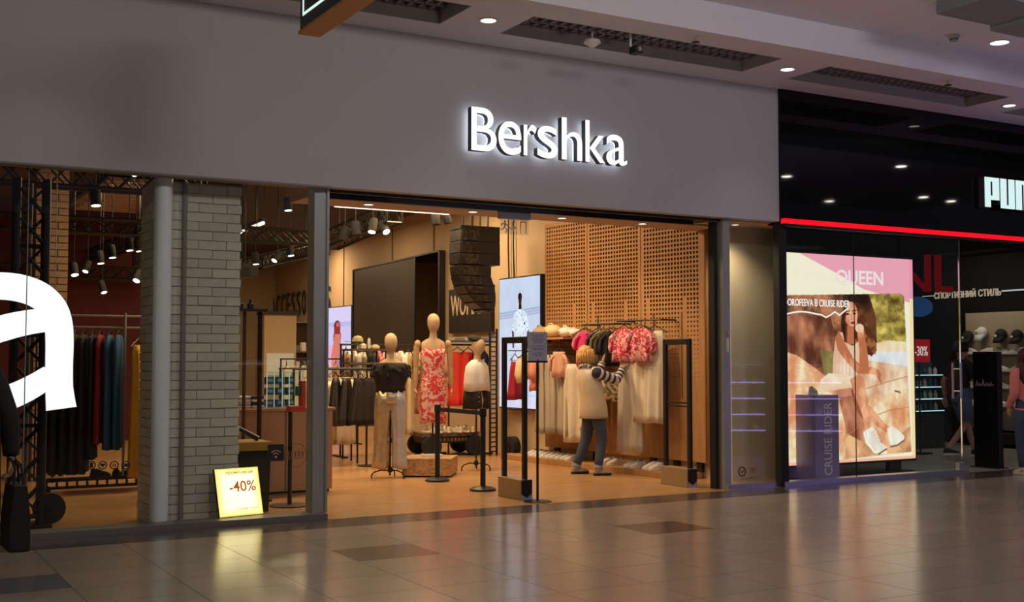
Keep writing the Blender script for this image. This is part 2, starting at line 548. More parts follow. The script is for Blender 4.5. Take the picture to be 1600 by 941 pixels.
for (a, b), tx in zip(XS, pos):
    t = thing('ceiling_vent', 'recessed ceiling vent with dark square grille ' + tx, 'vent', ((a + b) / 2, (Y0 + Y1) / 2, ZC), group='recessed ceiling vents')
    hx, hy = (b - a) / 2, (Y1 - Y0) / 2
    f = MB()
    f.span((-hx, hy - .012, .0), (hx, hy, .3)); f.span((-hx, -hy, .0), (hx, -hy + .012, .3)); f.span((-hx, -hy, .0), (-hx + .012, hy, .3)); f.span((hx - .012, -hy, .0), (hx, hy, .3))
    f.build('frame', M_rec, t)
    MB().span((-hx + .012, -hy + .012, .28), (hx - .012, hy - .012, .3)).build('cavity', M_blk2, t)
    g = MB(); n = 27
    for k in range(n + 1):
        x = -hx + .02 + (2 * hx - .04) * k / n; g.box((x, 0, .15), (.028, 2 * hy - .03, .07))
    for k in range(5):
        y = -hy + .02 + (2 * hy - .04) * k / 4; g.box((0, y, .15), (2 * hx - .03, .028, .07))
    o = g.build('grille', M_gr, t); o['kind'] = 'stuff'


def downlight(x, y, z, lab, power=0, r=.075, col=(1, .97, .95), m=None, spot=2.0):
    t = thing('ceiling_downlight', lab, 'light', (x, y, z), group='round ceiling downlights')
    MB().lathe([(r * 1.25, 0), (r * 1.25, -.008), (r, -.012), (r * .98, .0)], n=24).build('trim_ring', M_white, t, smooth=True)
    MB().lathe([(r * .98, -.006), (r * .98, -.003)], n=24).build('lamp', m or M_lamp, t)
    if power: light('SPOT', (x, y, z - .03), (x, y, 0), power, col, .07, spot=spot, blend=.8)


for x, lab in ((1.47, 'round downlight in the ceiling strip left of the hanging sign'), (5.264, 'round bright downlight between the first two ceiling grilles'),
               (9.05, 'round bright downlight beside the corner of black fascia'), (12.8, 'round bright downlight at the right edge of the photo')):
    downlight(x, -.79, ZC, lab, 14, spot=1.5)
for x, y, lab in ((11.13, -1.94, 'round downlight in the higher ceiling at the upper right'), (14.09, -1.9, 'round downlight in the higher ceiling right of the photo frame'),
                  (15.78, -6.5, 'far downlight seen mirrored at the left of the black fascia'), (19.1, -8.7, 'far downlight seen mirrored low in the black fascia'),
                  (16.77, -4.57, 'far downlight seen mirrored brightest in the black fascia'), (20.4, -7.2, 'far downlight seen mirrored near the white letters'),
                  (21.46, -7.35, 'far downlight seen mirrored right beside the white letters'), (7.2, -6.0, 'downlight in the higher ceiling over the walkway'), (2.5, -6.0, 'downlight in the higher ceiling behind the camera')):
    downlight(x, y, 5.03, lab, 24 if x < 15 else 8, .1, m=emis('lamp_bright', (1, .95, .85), 60) if x > 14 else None)
for x, lab in ((4.752, 'leftmost small downlight in the entrance soffit'), (5.984, 'second small downlight from the left in entrance soffit'), (7.14, 'third small downlight from the left in entrance soffit'), (8.275, 'rightmost small downlight in the entrance soffit')):
    downlight(x, .88, 3.12, lab, 9, .05, (1, .78, .5), M_lampw, 2.2)

mb = MB(); mb.span((8.86, .16, 3.12), (9.66, .72, 3.3)); mb.prism([(9.66, .16), (10.25, .72), (9.66, .72)], .18, Matrix.Translation((0, 0, 3.12))); struct('ceiling', mb, M_soff)
downlight(9.3, .4, 3.12, 'small downlight above the narrow pane right of entrance', 48, .045, (1, .78, .5), M_lampw, 2.4)
# cameras and detectors on the ceiling strip
t = thing('dome_camera', 'white dome camera hanging under the long ceiling grille', 'camera', (6.32, -.98, ZC))
MB().tube([(0, 0, .28), (0, 0, -.1)], .012).build('stem', M_steel, t)
MB().lathe([(.01, -.09), (.075, -.1), (.085, -.125), (.06, -.14), (.03, -.165), (.002, -.17)], n=18).build('dome', M_white, t, smooth=True)
t = thing('bullet_camera', 'black boxy camera under the long ceiling grille', 'camera', (6.78, -.98, ZC))
MB().tube([(0, 0, .28), (0, 0, -.1)], .012).build('stem', M_white, t); MB().box((.06, -.01, -.13), (.09, .12, .08)).build('body', M_black, t, bevel=.01)
MB().tube([(.06, -.08, -.13), (.06, -.065, -.13)], .025, 12).build('lens', M_chrome, t)
for x, y, z, lab in ((7.35, -1.3, ZC, 'small dark sprinkler head behind the long ceiling grille'), (11.05, -1.3, ZC, 'small dark sprinkler head behind the right ceiling grille')):
    t = thing('sprinkler_head', lab, 'sprinkler', (x, y, z))
    MB().tube([(0, 0, 0), (0, 0, -.05)], .014).build('stem', M_steel, t); MB().lathe([(.04, -.05), (.042, -.056), (.01, -.06)], n=12).build('deflector', M_black, t)
t = thing('smoke_detector', 'round smoke detector on the higher ceiling at upper right', 'detector', (10.45, -1.88, 5.03))
MB().lathe([(.065, 0), (.062, -.03), (.045, -.04), (.04, -.07), (.002, -.075)], n=18).build('body', M_rec, t, smooth=True)
MB().lathe([(.048, -.048), (.048, -.054)], n=18).build('sensor_slot', M_blk2, t)

# hanging direction sign at the top left
t = thing('hanging_sign', 'dark blue hanging sign box with orange underside at top left', 'sign', (2.965, -2.95, 3.9))
MB().span((-.075, -.8, .02), (.075, .72, .62)).build('case', mat('sign_slate', (.022, .03, .05), .45), t, bevel=.006)
MB().span((-.085, -.81, 0), (.085, .73, .022)).build('underside', mat('sign_orange', (.5, .22, .06), .5), t)
m = emis('sign_white', (.75, .95, .85), 1.)
f = MB(); X = -.079
f.span((X, .635, .12), (X + .006, .655, .55)); f.span((X, .1, .12), (X + .006, .655, .14)); f.span((X, .1, .53), (X + .006, .655, .55)); f.span((X, .1, .12), (X + .006, .12, .55))
f.build('pictogram', m, t)
for y in (-.5, .45): MB().tube([(0, y, .62), (0, y, 1.13)], .012).build('rod', M_steel, t)

# ================================================================ glazing
mb = MB(); mb.span((-7, 0, 0), (3.99, .26, .055)); struct('trim_6', mb, mat('curb_grey', (.22, .21, .19), .4, .3))
g = MB()
for a, b in ((-3, -.3), (-.295, 1.345), (1.352, 2.42), (2.6, 3.88)): g.span((a, .145, .055), (b, .157, 3.13))
w1 = struct('window_1', g, M_glass)
MB().span((1.345, .146, .055), (1.352, .156, 3.12)).build('glass_joint', mat('joint_silicone', (.3, .27, .24), .5), w1)
mb = MB(); mb.span((3.88, .12, 0.05), (4.03, .3, 3.13)); mb.span((4.0, .1, .05), (4.02, .11, 3.12))
struct('trim_7', mb, M_steel)
mb = MB(); mb.span((4.03, .3, 0), (4.06, .36, 3.1)); struct('trim_8', mb, M_blk2)
mb = MB(); mb.tube([(2.505, .3, .05), (2.505, .3, 3.13)], .082, 28, cap=False)
struct('trim_9', mb, mat('pale_steel_tube', (.78, .86, .88), .25, .0, var=.02), smooth='all')
mb = MB(); mb.span((8.85, .1, 0), (8.95, .2, 3.12)); struct('trim_10', mb, M_steel)
mb = MB(); mb.span((8.80, .2, 0), (8.86, .3, 3.1)); struct('trim_11', mb, M_blk2)
t = thing('door_latch', 'small white latch plate on the steel post right of entrance', 'latch', (8.9, .092, 1.66))
MB().box((0, 0, 0), (.03, .016, .16)).build('plate', M_white, t); MB().tube([(0, -.008, .1), (0, -.02, .13), (.0, -.008, .16)], .008).build('ring', M_chrome, t)
g = MB(); g.span((8.96, .13, .05), (9.64, .142, 3.12)); struct('window_2', g, M_glass)
mb = MB(); mb.span((8.86, .05, 0), (9.66, .2, .05)); mb.span((9.66, -.02, 0), (12.86, .12, .055)); struct('trim_12', mb, M_alu)
g = MB(); g.span((9.74, .03, .055), (10.876, .042, 3.1)); g.span((10.884, .03, .055), (11.672, .042, 3.1)); struct('window_3', g, M_glass)
g = MB(); g.span((11.682, .03, .055), (12.81, .042, 3.1)); d1 = struct('door_1', g, M_glass)
MB().span((12.80, .026, .055), (12.812, .046, 3.1)).build('edge_seal', M_chrome, d1)
h = MB(); h.tube([(12.73, -.03, .98), (12.73, -.03, 1.45)], .016); h.tube([(12.73, .1, .98), (12.73, .1, 1.45)], .016)
for z in (1.08, 1.37): h.tube([(12.73, -.03, z), (12.73, .1, z)], .009)
h.build('door_handle', M_alu, d1, smooth=True)
MB().box((12.76, .036, .1), (.1, .06, .09)).build('pivot', M_alu, d1)
MB().span((10.876, .031, .055), (10.884, .041, 3.1)).build('glass_joint', M_blk2, bpy.data.objects['window_3'])

# ================================================================ painted brick pillars
M_brick = [mat('painted_brick_%d' % i, c, .75, var=.1, scale=14, bump=.35) for i, c in enumerate([(.68, .655, .58), (.63, .61, .54), (.72, .69, .61)])]
M_mort = mat('mortar_grey', (.42, .40, .35), .9, var=.45, scale=5)
mb = MB(); mb.span((2.47, .415, 0), (3.255, .95, 3.13)); col1 = struct('pillar_front', mb, M_mort)
bms = {}


def brick(L, along, m):
    k = (round(L, 2), along, m)
    if k not in bms:
        s = (L, .024, .079) if along == 'x' else (.024, L, .079)
        b = MB(); b.box((0, 0, 0), s); bms[k] = b.mesh('brick', M_brick[m])
    return bms[k]


P = .0866
for c in range(36):
    z = .045 + c * P
    x = 2.462 - (.13 if c % 2 else 0)
    while x < 3.24:
        a, b = max(x, 2.462), min(x + .262, 3.262)
        if b - a > .05:
            o = link('brick', brick(b - a - .007, 'x', random.randrange(3)), col1)
            o.location = ((a + b) / 2, .412 + random.uniform(-.003, .003), z + random.uniform(-.002, .002)); o.rotation_euler = (random.uniform(-.01, .01), random.uniform(-.008, .008), 0)
        x += .262
    y = .43 - (0 if c % 2 else .13)
    while y < .93:
        a, b = max(y, .43), min(y + .262, .955)
        if b - a > .05:
            o = link('brick', brick(b - a - .007, 'y', random.randrange(3)), col1)
            o.location = (2.468 + random.uniform(-.003, .003), (a + b) / 2, z)
        y += .262
mb = MB(); mb.tube([(2.72, .38, .05), (2.72, .38, 3.13)], .022, 10)
struct('trim_13', mb, mat('conduit_grey', (.25, .24, .22), .5))
# second pillar deeper in the shop
mb = MB(); mb.span((2.06, 5.02, 0), (2.44, 5.5, 4.3)); col2 = struct('pillar_back', mb, mat('mortar_tan', (.3, .2, .13), .9))
M_b2 = mat('tan_brick', (.5, .33, .22), .8, var=.12, scale=10, bump=.3)
b2 = MB()
for c in range(48):
    z = .045 + c * P; x = 2.055 - (.13 if c % 2 else 0)
    while x < 2.42:
        a, b = max(x, 2.055), min(x + .262, 2.445)
        if b - a > .05: b2.box(((a + b) / 2, 5.017 + random.uniform(-.003, .003), z), (b - a - .012, .03, .073))
        x += .262
o = b2.build('brick_courses', M_b2, col2); o['kind'] = 'stuff'

# ================================================================ shop letters
M_let = emis('letter_white', (1, 1, 1), 1.15)
M_side = mat('letter_side', (.05, .055, .065), .5)
M_halo = emis('letter_halo', (.8, .87, 1), 3.2)


t = thing('shop_letters', 'large white glowing backlit letters on the grey wall above entrance', 'sign', (6.445, -.105, 3.597))
for ch, a, b, z0, z1 in (('B', 5.43, 5.72, 3.592, 4.032), ('e', 5.74, 6.01, 3.583, 3.926), ('r', 6.037, 6.194, 3.592, 3.916), ('s', 6.202, 6.451, 3.583, 3.922), ('h', 6.499, 6.754, 3.590, 4.035), ('k', 6.795, 7.05, 3.590, 4.035), ('a', 7.062, 7.333, 3.583, 3.912)):
    o = text_obj('letter', ch, (a - 6.45, 0, z0 - 3.6), FX, FZ, b - a, z1 - z0, .075, M_let, t, offset=.002, res=8, back=M_side)
    o2 = text_obj('backlight', ch, (a - 6.45 + .012, .05, z0 - 3.6 + .012), FX, FZ, b - a - .024, z1 - z0 - .024, .01, M_halo, o, offset=-.006, res=3)

# black block letters on the fascia
t = thing('sports_shop_letters', 'pale glowing condensed block letters on the black fascia', 'sign', (13.80, -.1, 3.522))
M_pl = emis('letter_ice', (.72, .95, .93), .95)


def blocks(name, rects, x0):
    b = MB()
    for (a, c, d, e) in rects: b.span((x0 + a, -.03, c), (x0 + d, .03, e))
    b.build(name, [M_pl], t)
    s = MB()
    for (a, c, d, e) in rects: s.span((x0 + a - .008, -.022, c - .004), (x0 + d + .004, .07, e + .004))
    return s.build('letter_return', M_side, t)


blocks('letter', [(0, 0, .11, .4), (.11, .345, .285, .4), (.155, .1, .285, .4), (.11, .1, .285, .155)], -.65)
blocks('letter', [(0, 0, .12, .4), (.165, 0, .285, .4), (0, 0, .285, .045)], -.335)
blocks('letter', [(0, 0, .12, .4), (.0, .35, .44, .4), (.165, 0, .275, .4), (.32, 0, .44, .4)], -.02)
blocks('letter', [(0, 0, .12, .4), (0, .35, .30, .4), (.18, 0, .30, .4), (.1, .12, .2, .18)], .45)

# ================================================================ trusses under the shop ceiling
def truss(label, a, b, h=.22, wd=.2, rods=True, cell=.24, r=.022, ceil=4.3):
    a, b = V(a), V(b); L = (b - a).length; d = (b - a).normalized()
    s = V((0, 0, 1)) if abs(d.z) < .5 else V((0, 1, 0)); q = d.cross(s).normalized()
    t = thing('lattice_truss', label, 'truss', a, group='black lattice trusses')
    for i, j in ((0, 0), (0, 1), (1, 0), (1, 1)):
        o = q * (wd * (i - .5)) + s * (h * j)
        MB().tube([o, d * L + o], r, 6).build('chord', M_black, t)
    m = MB(); n = max(2, int(L / cell))
    for i in (0, 1):
        o = q * (wd * (i - .5))
        for k in range(n):
            p0, p1 = d * (L * k / n), d * (L * (k + 1) / n)
            m.tube([p0 + o, p1 + o + s * h], r * .5, 5, False); m.tube([p0 + o + s * h, p1 + o], r * .5, 5, False)
    for e in (0, L):
        for j in (0, 1): m.tube([d * e - q * wd / 2 + s * h * j, d * e + q * wd / 2 + s * h * j], r * .8, 6)
        for i in (-1, 1): m.tube([d * e + q * wd / 2 * i, d * e + q * wd / 2 * i + s * h], r * .8, 6)
    m.build('lattice', M_black, t)
    if rods:
        for f in (.15, .85):
            MB().tube([d * (L * f) + s * h, V((d.x * L * f, d.y * L * f, ceil - a.z))], .008, 5).build('hanging_rod', M_black, t)
    return t


truss('black lattice truss crossing the left display window just under its top', (-1.5, 3.05, 3.38), (3.6, 3.05, 3.38), .26, .25)
truss('black lattice truss across the left window below the topmost one', (.4, 6.5, 3.24), (6.2, 6.5, 3.24), .2, .2)
truss('black lattice truss far back above the dark red wall', (4.3, 10, 3.1), (6.5, 10, 3.1), .2, .2)
truss('black lattice truss farthest back in the left window', (2.3, 11.6, 2.95), (5.2, 11.6, 2.95), .2, .2)
truss('black lattice truss running back left of the loudspeaker array', (6.3, 3.7, 3.3), (6.3, 6.0, 3.14), .24, .22)
truss('black lattice truss running back behind the white brick pillar', (4.0, 6.7, 3.3), (4.0, 12, 3.3), .2, .2)
truss('black lattice truss running back above the cashier desk', (6.75, 7.5, 3.2), (6.75, 13, 3.2), .2, .2)

# upright truss tower standing in the left window
t = thing('truss_tower', 'black lattice truss tower standing in the left window behind the giant letter', 'truss', (1.47, .9, 0))
for x in (-.125, .125):
    for y in (-.05, .05): MB().tube([(x, y, .02), (x, y, 3.13)], .034, 8).build('chord', M_black, t)
lt = MB(); n = 11
for k in range(n):
    z0, z1 = .1 + k * .27, .1 + (k + 1) * .27
    for y in (-.05, .05):
        lt.tube([(-.125, y, z0), (.125, y, z1)], .011, 5, False); lt.tube([(.125, y, z0), (-.125, y, z1)], .011, 5, False)
    if k % 3 == 0:
        for y in (-.05, .05): lt.tube([(-.125, y, z0 - .01), (.125, y, z0 - .01)], .016, 5)
lt.build('lattice', M_black, t)
MB().tube([(0.02, .25, 0), (0.02, .25, 3.13)], .026, 10).build('grey_pipe', mat('grey_pipe', (.2, .19, .2), .5), t, smooth=True)
MB().box((0, 0, .012), (.4, .4, .024)).build('base_plate', M_black, t)
wm = MB(); wm.tube([(.2, -.03, .15), (.2, .03, .15)], .14, 18); wm.build('wheel', M_blk2, t, smooth=True)

# spotlights hung from the trusses: lens position, way they point
M_lens = emis('spot_lens', (1, .9, .72), 5.)


def track_spot(p, d, label, on=True, r=.05, L=.19, power=0, top=None):
    p = V(p); d = V(d).normalized()
    t = thing('track_spotlight', label, 'light', p, group='black track spotlights')
    MB().tube([-d * L, -d * (L * .9), (0, 0, 0)], [r * .8, r, r], 14).build('lamp_body', M_blk2, t, smooth=True)
    MB().tube([d * .001, d * .004], r * .86, 14).build('lens', M_lens if on else M_blk2, t)
    e = -d * L * .6
    MB().tube([e, V((e.x, e.y, 4.302 - p.z))], .008, 6).build('bracket', M_black, t)
    if power: light('SPOT', p + d * .03, p + d, power, (1, .74, .45), .04, spot=1.1, blend=.7)


dn = (.1, -.15, -1)
for p, d, lab, on, r, pw, top in (
    ((2.405, 3.0, 3.19), (.05, -.15, -1), 'spotlight hanging alone in the upper middle of the left window', True, .058, 25, 3.4),
    ((2.777, 2.8, 3.55), (.2, -.6, -.5), 'spotlight shining beside the top of the white brick pillar', True, .05, 0, 3.7),
    ((3.60, 7.0, 3.07), dn, 'upper spotlight of the diagonal row seen through the left window', True, .055, 20, 3.3),
    ((3.42, 7.3, 2.98), dn, 'second spotlight of the diagonal row seen through the left window', True, .055, 0, 3.3),
    ((3.33, 7.7, 2.92), dn, 'third spotlight of the diagonal row seen through the left window', True, .055, 0, 3.3),
    ((2.95, 7.6, 2.73), (.1, -.4, -1), 'lowest left spotlight of the diagonal row in the left window', True, .06, 20, 3.3),
    ((3.25, 8.5, 2.85), (-.4, -.4, -1), 'tilted spotlight under the far truss in the left window', True, .05, 0, 3.3),
    ((3.42, 7.9, 2.5), (.2, -.4, -1), 'small low spotlight in front of the dark red wall', True, .05, 0, 2.95),
    ((3.85, 7.7, 2.68), (-.5, -.5, -1), 'spotlight beside the pillar edge above the clothes rail', True, .06, 0, 3.3),
    ((3.70, 7.0, 3.28), dn, 'small spotlight near the pillar edge under the second truss', True, .04, 0, 3.4),
    ((3.62, 6.5, 3.02), dn, 'small spotlight below the second truss in the left window', True, .04, 0, 3.24),
    ((5.50, 5.6, 3.62), (.05, -.1, -1), 'spotlight above the light tube left of the steel post', True, .06, 0, 4.3),
    ((5.60, 7.4, 2.98), (.05, -.1, -1), 'hanging spotlight over the cashier desk', True, .055, 30, 3.3),
    ((6.10, 7.2, 3.12), (.1, -.2, -1), 'spotlight beside the steel post over the cashier desk', True, .055, 0, 3.3),
    ((5.83, 7.2, 3.03), (-.6, -.3, -.8), 'tilted spotlight over the cashier desk, twin of its neighbour', True, .05, 0, 3.24),
    ((5.92, 3.55, 3.14), (-.3, -.3, -1), 'tilted black spotlight at the near end of right truss', True, .055, 25, 3.3),
    ((6.19, 3.7, 3.17), (.1, -.75, -.8), 'round bright spotlight at the near end of right truss', True, .055, 35, 3.3),
    ((5.98, 4.2, 3.16), dn, 'dark unlit spotlight behind the bright one on right truss', False, .065, 0, 3.4),
    ((5.93, 4.6, 3.13), (-.3, .2, -1), 'dark rounded spotlight deepest on the right truss', False, .065, 0, 3.4),
    ((6.82, 3.5, 3.28), (.05, -.1, -1), 'unlit black spotlight left of its twin above the black board', False, .06, 0, 4.3),
    ((7.0, 3.5, 3.31), (.25, -.1, -1), 'unlit black spotlight above the black board, right of its twin', False, .055, 0, 4.3)):
    track_spot(p, d, lab, on, r, power=pw, top=top)
# aimed pools of warm light on the garment wall and the mannequins
for p, a, e in (((7.4, 1.9, 3.6), (9.25, 2.0, 1.3), 110), ((7.2, 3.4, 3.6), (9.1, 3.8, 1.3), 100), ((5.4, 1.7, 3.5), (6.3, 3.3, 1.1), 85), ((7.3, 1.6, 3.6), (6.7, 3.4, 1.2), 70)):
    light('SPOT', p, a, e, (1, .74, .46), .06, spot=1.0, blend=.8)

t = thing('light_tube', 'bright slanting light tube hung above the cashier desk', 'light', (5.6, 8.2, 3.56))
MB().tube([(-.08, -1.4, 0), (.08, 1.4, 0)], .025, 8).build('tube', M_lampw, t); MB().box((0, 0, .05), (.06, 2.9, .05), -.057).build('housing', M_black, t)
for y in (-1.2, 1.2): MB().tube([(0, y, .05), (0, y, .735)], .006, 5).build('wire', M_black, t)
t = thing('ceiling_light_panel', 'slatted beige lit ceiling panel at the top of the left window', 'light', (3.95, 9.3, 4.1))
for k in range(9): MB().box((-.0, -1.4 + k * .35, 0), (1.0, .12, .05)).build('slat', mat('slat_beige', (.7, .52, .34), .6), t)
MB().box((0, 0, .1), (1.1, 3.2, .06)).build('tray', M_beige, t); MB().tube([(0, 0, .1), (0, 0, .2)], .03).build('hanger', M_black, t)
t = thing('ventilation_duct', 'dark boxy ventilation duct beside the top of white brick pillar', 'duct', (4.9, 8.8, 3.85))
MB().box((0, 0, .2), (.8, 3.2, .45)).build('duct', M_dark, t)
for k in range(4): MB().box((0, -1.5 + k, .2), (.86, .05, .5)).build('flange', M_blk2, t)
t = thing('hanging_loudspeaker', 'black boxy loudspeaker hung beside the white brick pillar', 'loudspeaker', (5.0, 6.0, 2.66))
MB().box((0, 0, .09), (.34, .2, .17)).build('case', M_black, t, bevel=.015); MB().box((-.06, -.102, .09), (.18, .006, .12)).build('grille', M_blk2, t)
MB().tube([(0, 0, .17), (0, 0, 1.64)], .01).build('rod', M_black, t)

# wires down the wall to the big screen
t = thing('screen_cable', 'two thin dark cables running down the wall to the big screen', 'cable', (9.175, 5.55, 2.7))
for dx, y in ((0, 5.68), (-.01, 5.5)): MB().tube([(dx, y - 5.55, .06), (dx - .01, y - 5.55 + .01, .6), (dx, y - 5.55, 1.59)], .012, 6).build('strand', M_black, t)
M_rope = mat('seam_brown', (.2, .11, .05), .7)
for i, (y, z0) in enumerate(((9.0, 3.45), (11.3, 3.4), (14.6, 2.7), (17.2, 2.7), (7.2, 2.72))):
    x = 9.135 + (y - 4.72) * .0798 - .012
    mb = MB(); mb.box((x, y, (z0 + 4.3) / 2), (.012, .035, 4.3 - z0)); struct('trim_%d' % (20 + i), mb, M_rope)

# ================================================================ screens
M_scr = vcol_mat('screen_print', 1.)
c = Canvas(200, 320, (.80, .86, .95)); n = c.noise(5, 8, 3); n2 = c.noise(16, 24, 4)
c.a = c.a * .94 + .08 * np.clip(n, 0, 1)[..., None]
for k in range(40): c.fill(c.line([(-.2 + k * .035, 0), (.15 + k * .035, 1)], .002), (.74, .81, .92))
for k in range(3): c.fill(c.line([(0, .27 + k * .02), (1, .24 + k * .02)], .012), (.64 + .03 * k, .72, .84))
m = c.Y > .52; c.a[m] = (.62 * c.a + .38 * np.stack([.85 + .15 * n, .72 + .25 * n, .95 + 0 * n], -1))[m]
for k in range(7): c.fill(c.line([(-.1, .52 + k * .08 + .01 * (k % 2)), (1.1, .47 + k * .085)], .006), (.66, .84, .93) if k % 2 else (.93, .84, .93))
c.fill(c.oval(.52, .15, .048, .032), (.05, .035, .035)); c.fill(c.oval(.523, .175, .038, .04), (.27, .13, .09), n2, .4); c.fill(c.poly([(.495, .2), (.555, .2), (.565, .25), (.485, .25)]), (.22, .1, .07))
for x in (.51, .54): c.fill(c.oval(x, .17, .006, .003), (.05, .02, .02))
c.fill(c.line([(.515, .192), (.538, .192)], .003), (.45, .18, .16))
c.fill(c.poly([(.485, .245), (.565, .245), (.68, .275), (.735, .40), (.69, .42), (.65, .36), (.66, .52), (.41, .52), (.41, .37), (.37, .42), (.32, .40), (.37, .28)]), (.88, .92, .965), n2, .08)
for x, y in ((.45, .3), (.6, .33), (.5, .37), (.43, .4), (.61, .43), (.56, .29), (.38, .33), (.67, .34), (.53, .45), (.47, .48), (.58, .38), (.35, .38), (.70, .385), (.5, .27)): c.fill(c.oval(x, y, .009, .005), (.30, .36, .48))
c.fill(c.oval(.63, .355, .016, .012), (.2, .22, .3))
c.fill(c.poly([(.32, .40), (.37, .42), (.375, .54), (.335, .54)]), (.40, .22, .19), n2, .3); c.fill(c.poly([(.69, .42), (.735, .40), (.72, .54), (.68, .54)]), (.40, .22, .19), n2, .3)
c.fill(c.poly([(.41, .52), (.66, .52), (.68, .98), (.56, .98), (.535, .6), (.51, .98), (.39, .98)]), (.86, .86, .93), n2, .06)
t = thing('video_screen', 'large upright video screen showing a person in a white printed shirt', 'screen', (9.08, 5.13, .73))
MB().span((-.035, -.64, 0), (.08, .64, 2.04)).build('case', M_blk2, t, bevel=.004)
c.obj('picture', (-.04, .62, 2.02), (-.04, -.62, 2.02), (-.04, .62, .02), M_scr, t)
c = Canvas(40, 100, (.82, .78, .93)); c.a[:20] = (.86, .82, .96); c.a[20:26] = (.74, .74, .9)
c.a = np.where((c.Y > .5)[..., None], np.stack([.95 - .05 * c.X, .62 + .3 * c.X, .86 + .05 * c.X], -1), c.a)
c.fill(c.oval(.45, .24, .12, .06), (.35, .1, .1)); c.fill(c.oval(.47, .25, .08, .05), (.8, .42, .36)); c.fill(c.poly([(.32, .26), (.58, .26), (.6, .5), (.3, .52)]), (.62, .2, .2))
c.fill(c.poly([(.36, .36), (.56, .36), (.66, .6), (.6, .8), (.3, .74), (.2, .68)]), (.85, .5, .42)); c.fill(c.poly([(.55, .62), (.8, .66), (.78, 1), (.5, 1)]), (.12, .45, .9))
c.fill(c.poly([(.2, .64), (.32, .66), (.8, .9), (.74, .96), (.25, .86)]), (.88, .52, .45))
t = thing('video_screen', 'small far video screen showing a person in a blue top', 'screen', (9.88, 14.75, .95))
MB().span((-.02, -.78, 0), (.12, .78, 1.75)).build('case', M_blk2, t); c.obj('picture', (-.026, .76, 1.73), (-.026, -.76, 1.73), (-.026, .76, .02), M_scr, t)

# ================================================================ wall pieces on the right wall
WD = V((.0798, 1, 0)).normalized()


def wallB(y): return 9.135 + (y - 4.72) * .0798


t = thing('wall_board', 'big plain black board high on the wall left of the loudspeaker array', 'board', (wallB(11) - .06, 11.0, 1.5), -math.atan(.0798))
MB().span((-.05, -1.3, 0), (.04, 2.55, 1.93)).build('board', mat('board_brown_black', (.035, .026, .018), .5), t)
MB().span((-.06, -2.55, 0), (.04, -1.3, 1.93)).build('mirror_panel', mat('dark_mirror', (.1, .09, .08), .04, 1.), t)
f = MB()
for y in (-1.3, -2.55, 2.55): f.span((-.07, y - .03, 0), (.04, y + .03, 1.95))
f.span((-.07, -2.55, 1.93), (.04, 2.55, 1.96)); f.build('frame', M_black, t)
t = thing('wall_sign', 'black wall sign with pale capitals half hidden by the loudspeaker array', 'sign', (wallB(7.2) - .05, 7.2, 1.95), -math.atan(.0798))
MB().span((-.02, -.9, 0), (.04, .92, .77)).build('panel', M_black, t)
text_obj('lettering', 'WOMAN', (-.03, .8, .3), WX, FZ, 1.5, .36, .012, mat('letter_cream', (.75, .6, .42), .6), t, offset=-.004)
t = thing('wall_lettering', 'dark raised capitals high on the far wall left of the steel post', 'sign', (wallB(18.6) - .05, 18.6, 2.62), -math.atan(.0798))
for k, ch in enumerate('ACCESSORIES'):
    text_obj('letter', ch, (0, 2.6 - k * .53, 0), WX, FZ, .33 if ch != 'I' else .1, .62, .02, M_black, t)

# line array of black cabinets
t = thing('line_array', 'big black curved array of stacked loudspeaker cabinets hung from ceiling', 'loudspeaker', (8.3, 5.2, 2.2))
M_arr = ramp_mat('array_grille', [(.35, (.010, .009, .008)), (.75, (.04, .032, .024))], 'voronoi', 26, .35)
cs = [(1.25, -.31, .34), (1.06, -.33, .34), (.88, -.34, .345), (.71, -.33, .345), (.70, -.33, .19), (.54, -.31, .19), (.40, -.27, .24), (.27, -.20, .27), (.15, -.10, .27), (.04, .05, .25), (.0, .12, .22)]
for k in range(len(cs) - 1):
    if k == 3: continue
    (z1, l1, r1), (z0, l0, r0) = cs[k], cs[k + 1]
    rg = [[V((l, -.2, z)), V((r, -.18, z)), V((r, .2, z)), V((l, .18, z))] for z, l, r in ((z0 + .0015, l0, r0), (z1 - .0015, l1, r1))]
    cb = MB().loft(rg).build('cabinet', M_black, t, bevel=.006)
    g = MB()
    g.loft([[V((l - .008, -.19, z)), V((l + .004, -.19, z)), V((l + .004, .17, z)), V((l - .008, .17, z))] for z, l in ((z0 + .012, l0), (z1 - .012, l1))])
    g.loft([[V((l + .01, -.209, z)), V((min(l + .3, r - .02), -.209, z)), V((min(l + .3, r - .02), -.17, z)), V((l + .01, -.17, z))] for z, l, r in ((z0 + .012, l0, r0), (z1 - .012, l1, r1))])
    g.build('grille', M_arr, cb)
MB().box((0, 0, 1.27), (.66, .38, .05)).build('flybar', M_black, t)
for x in (-.22, -.06, .1, .25): MB().tube([(x * .9, 0, 1.25), (x, 0, 2.1)], .014, 6).build('strap', M_black, t)

# perforated plywood panels on the right wall
ang = math.atan2(-.352, 3.96)                       # wall heading
t = thing('perforated_wall_panel', 'tall perforated plywood wall cladding behind the white dresses', 'panel', (9.376, 1.07, .205), 0)
U = V((-.0886, .9961, 0)); N = V((.9961, .0886, 0))


def PW(u, z, d=0.): return U * u + V((0, 0, z)) + N * d


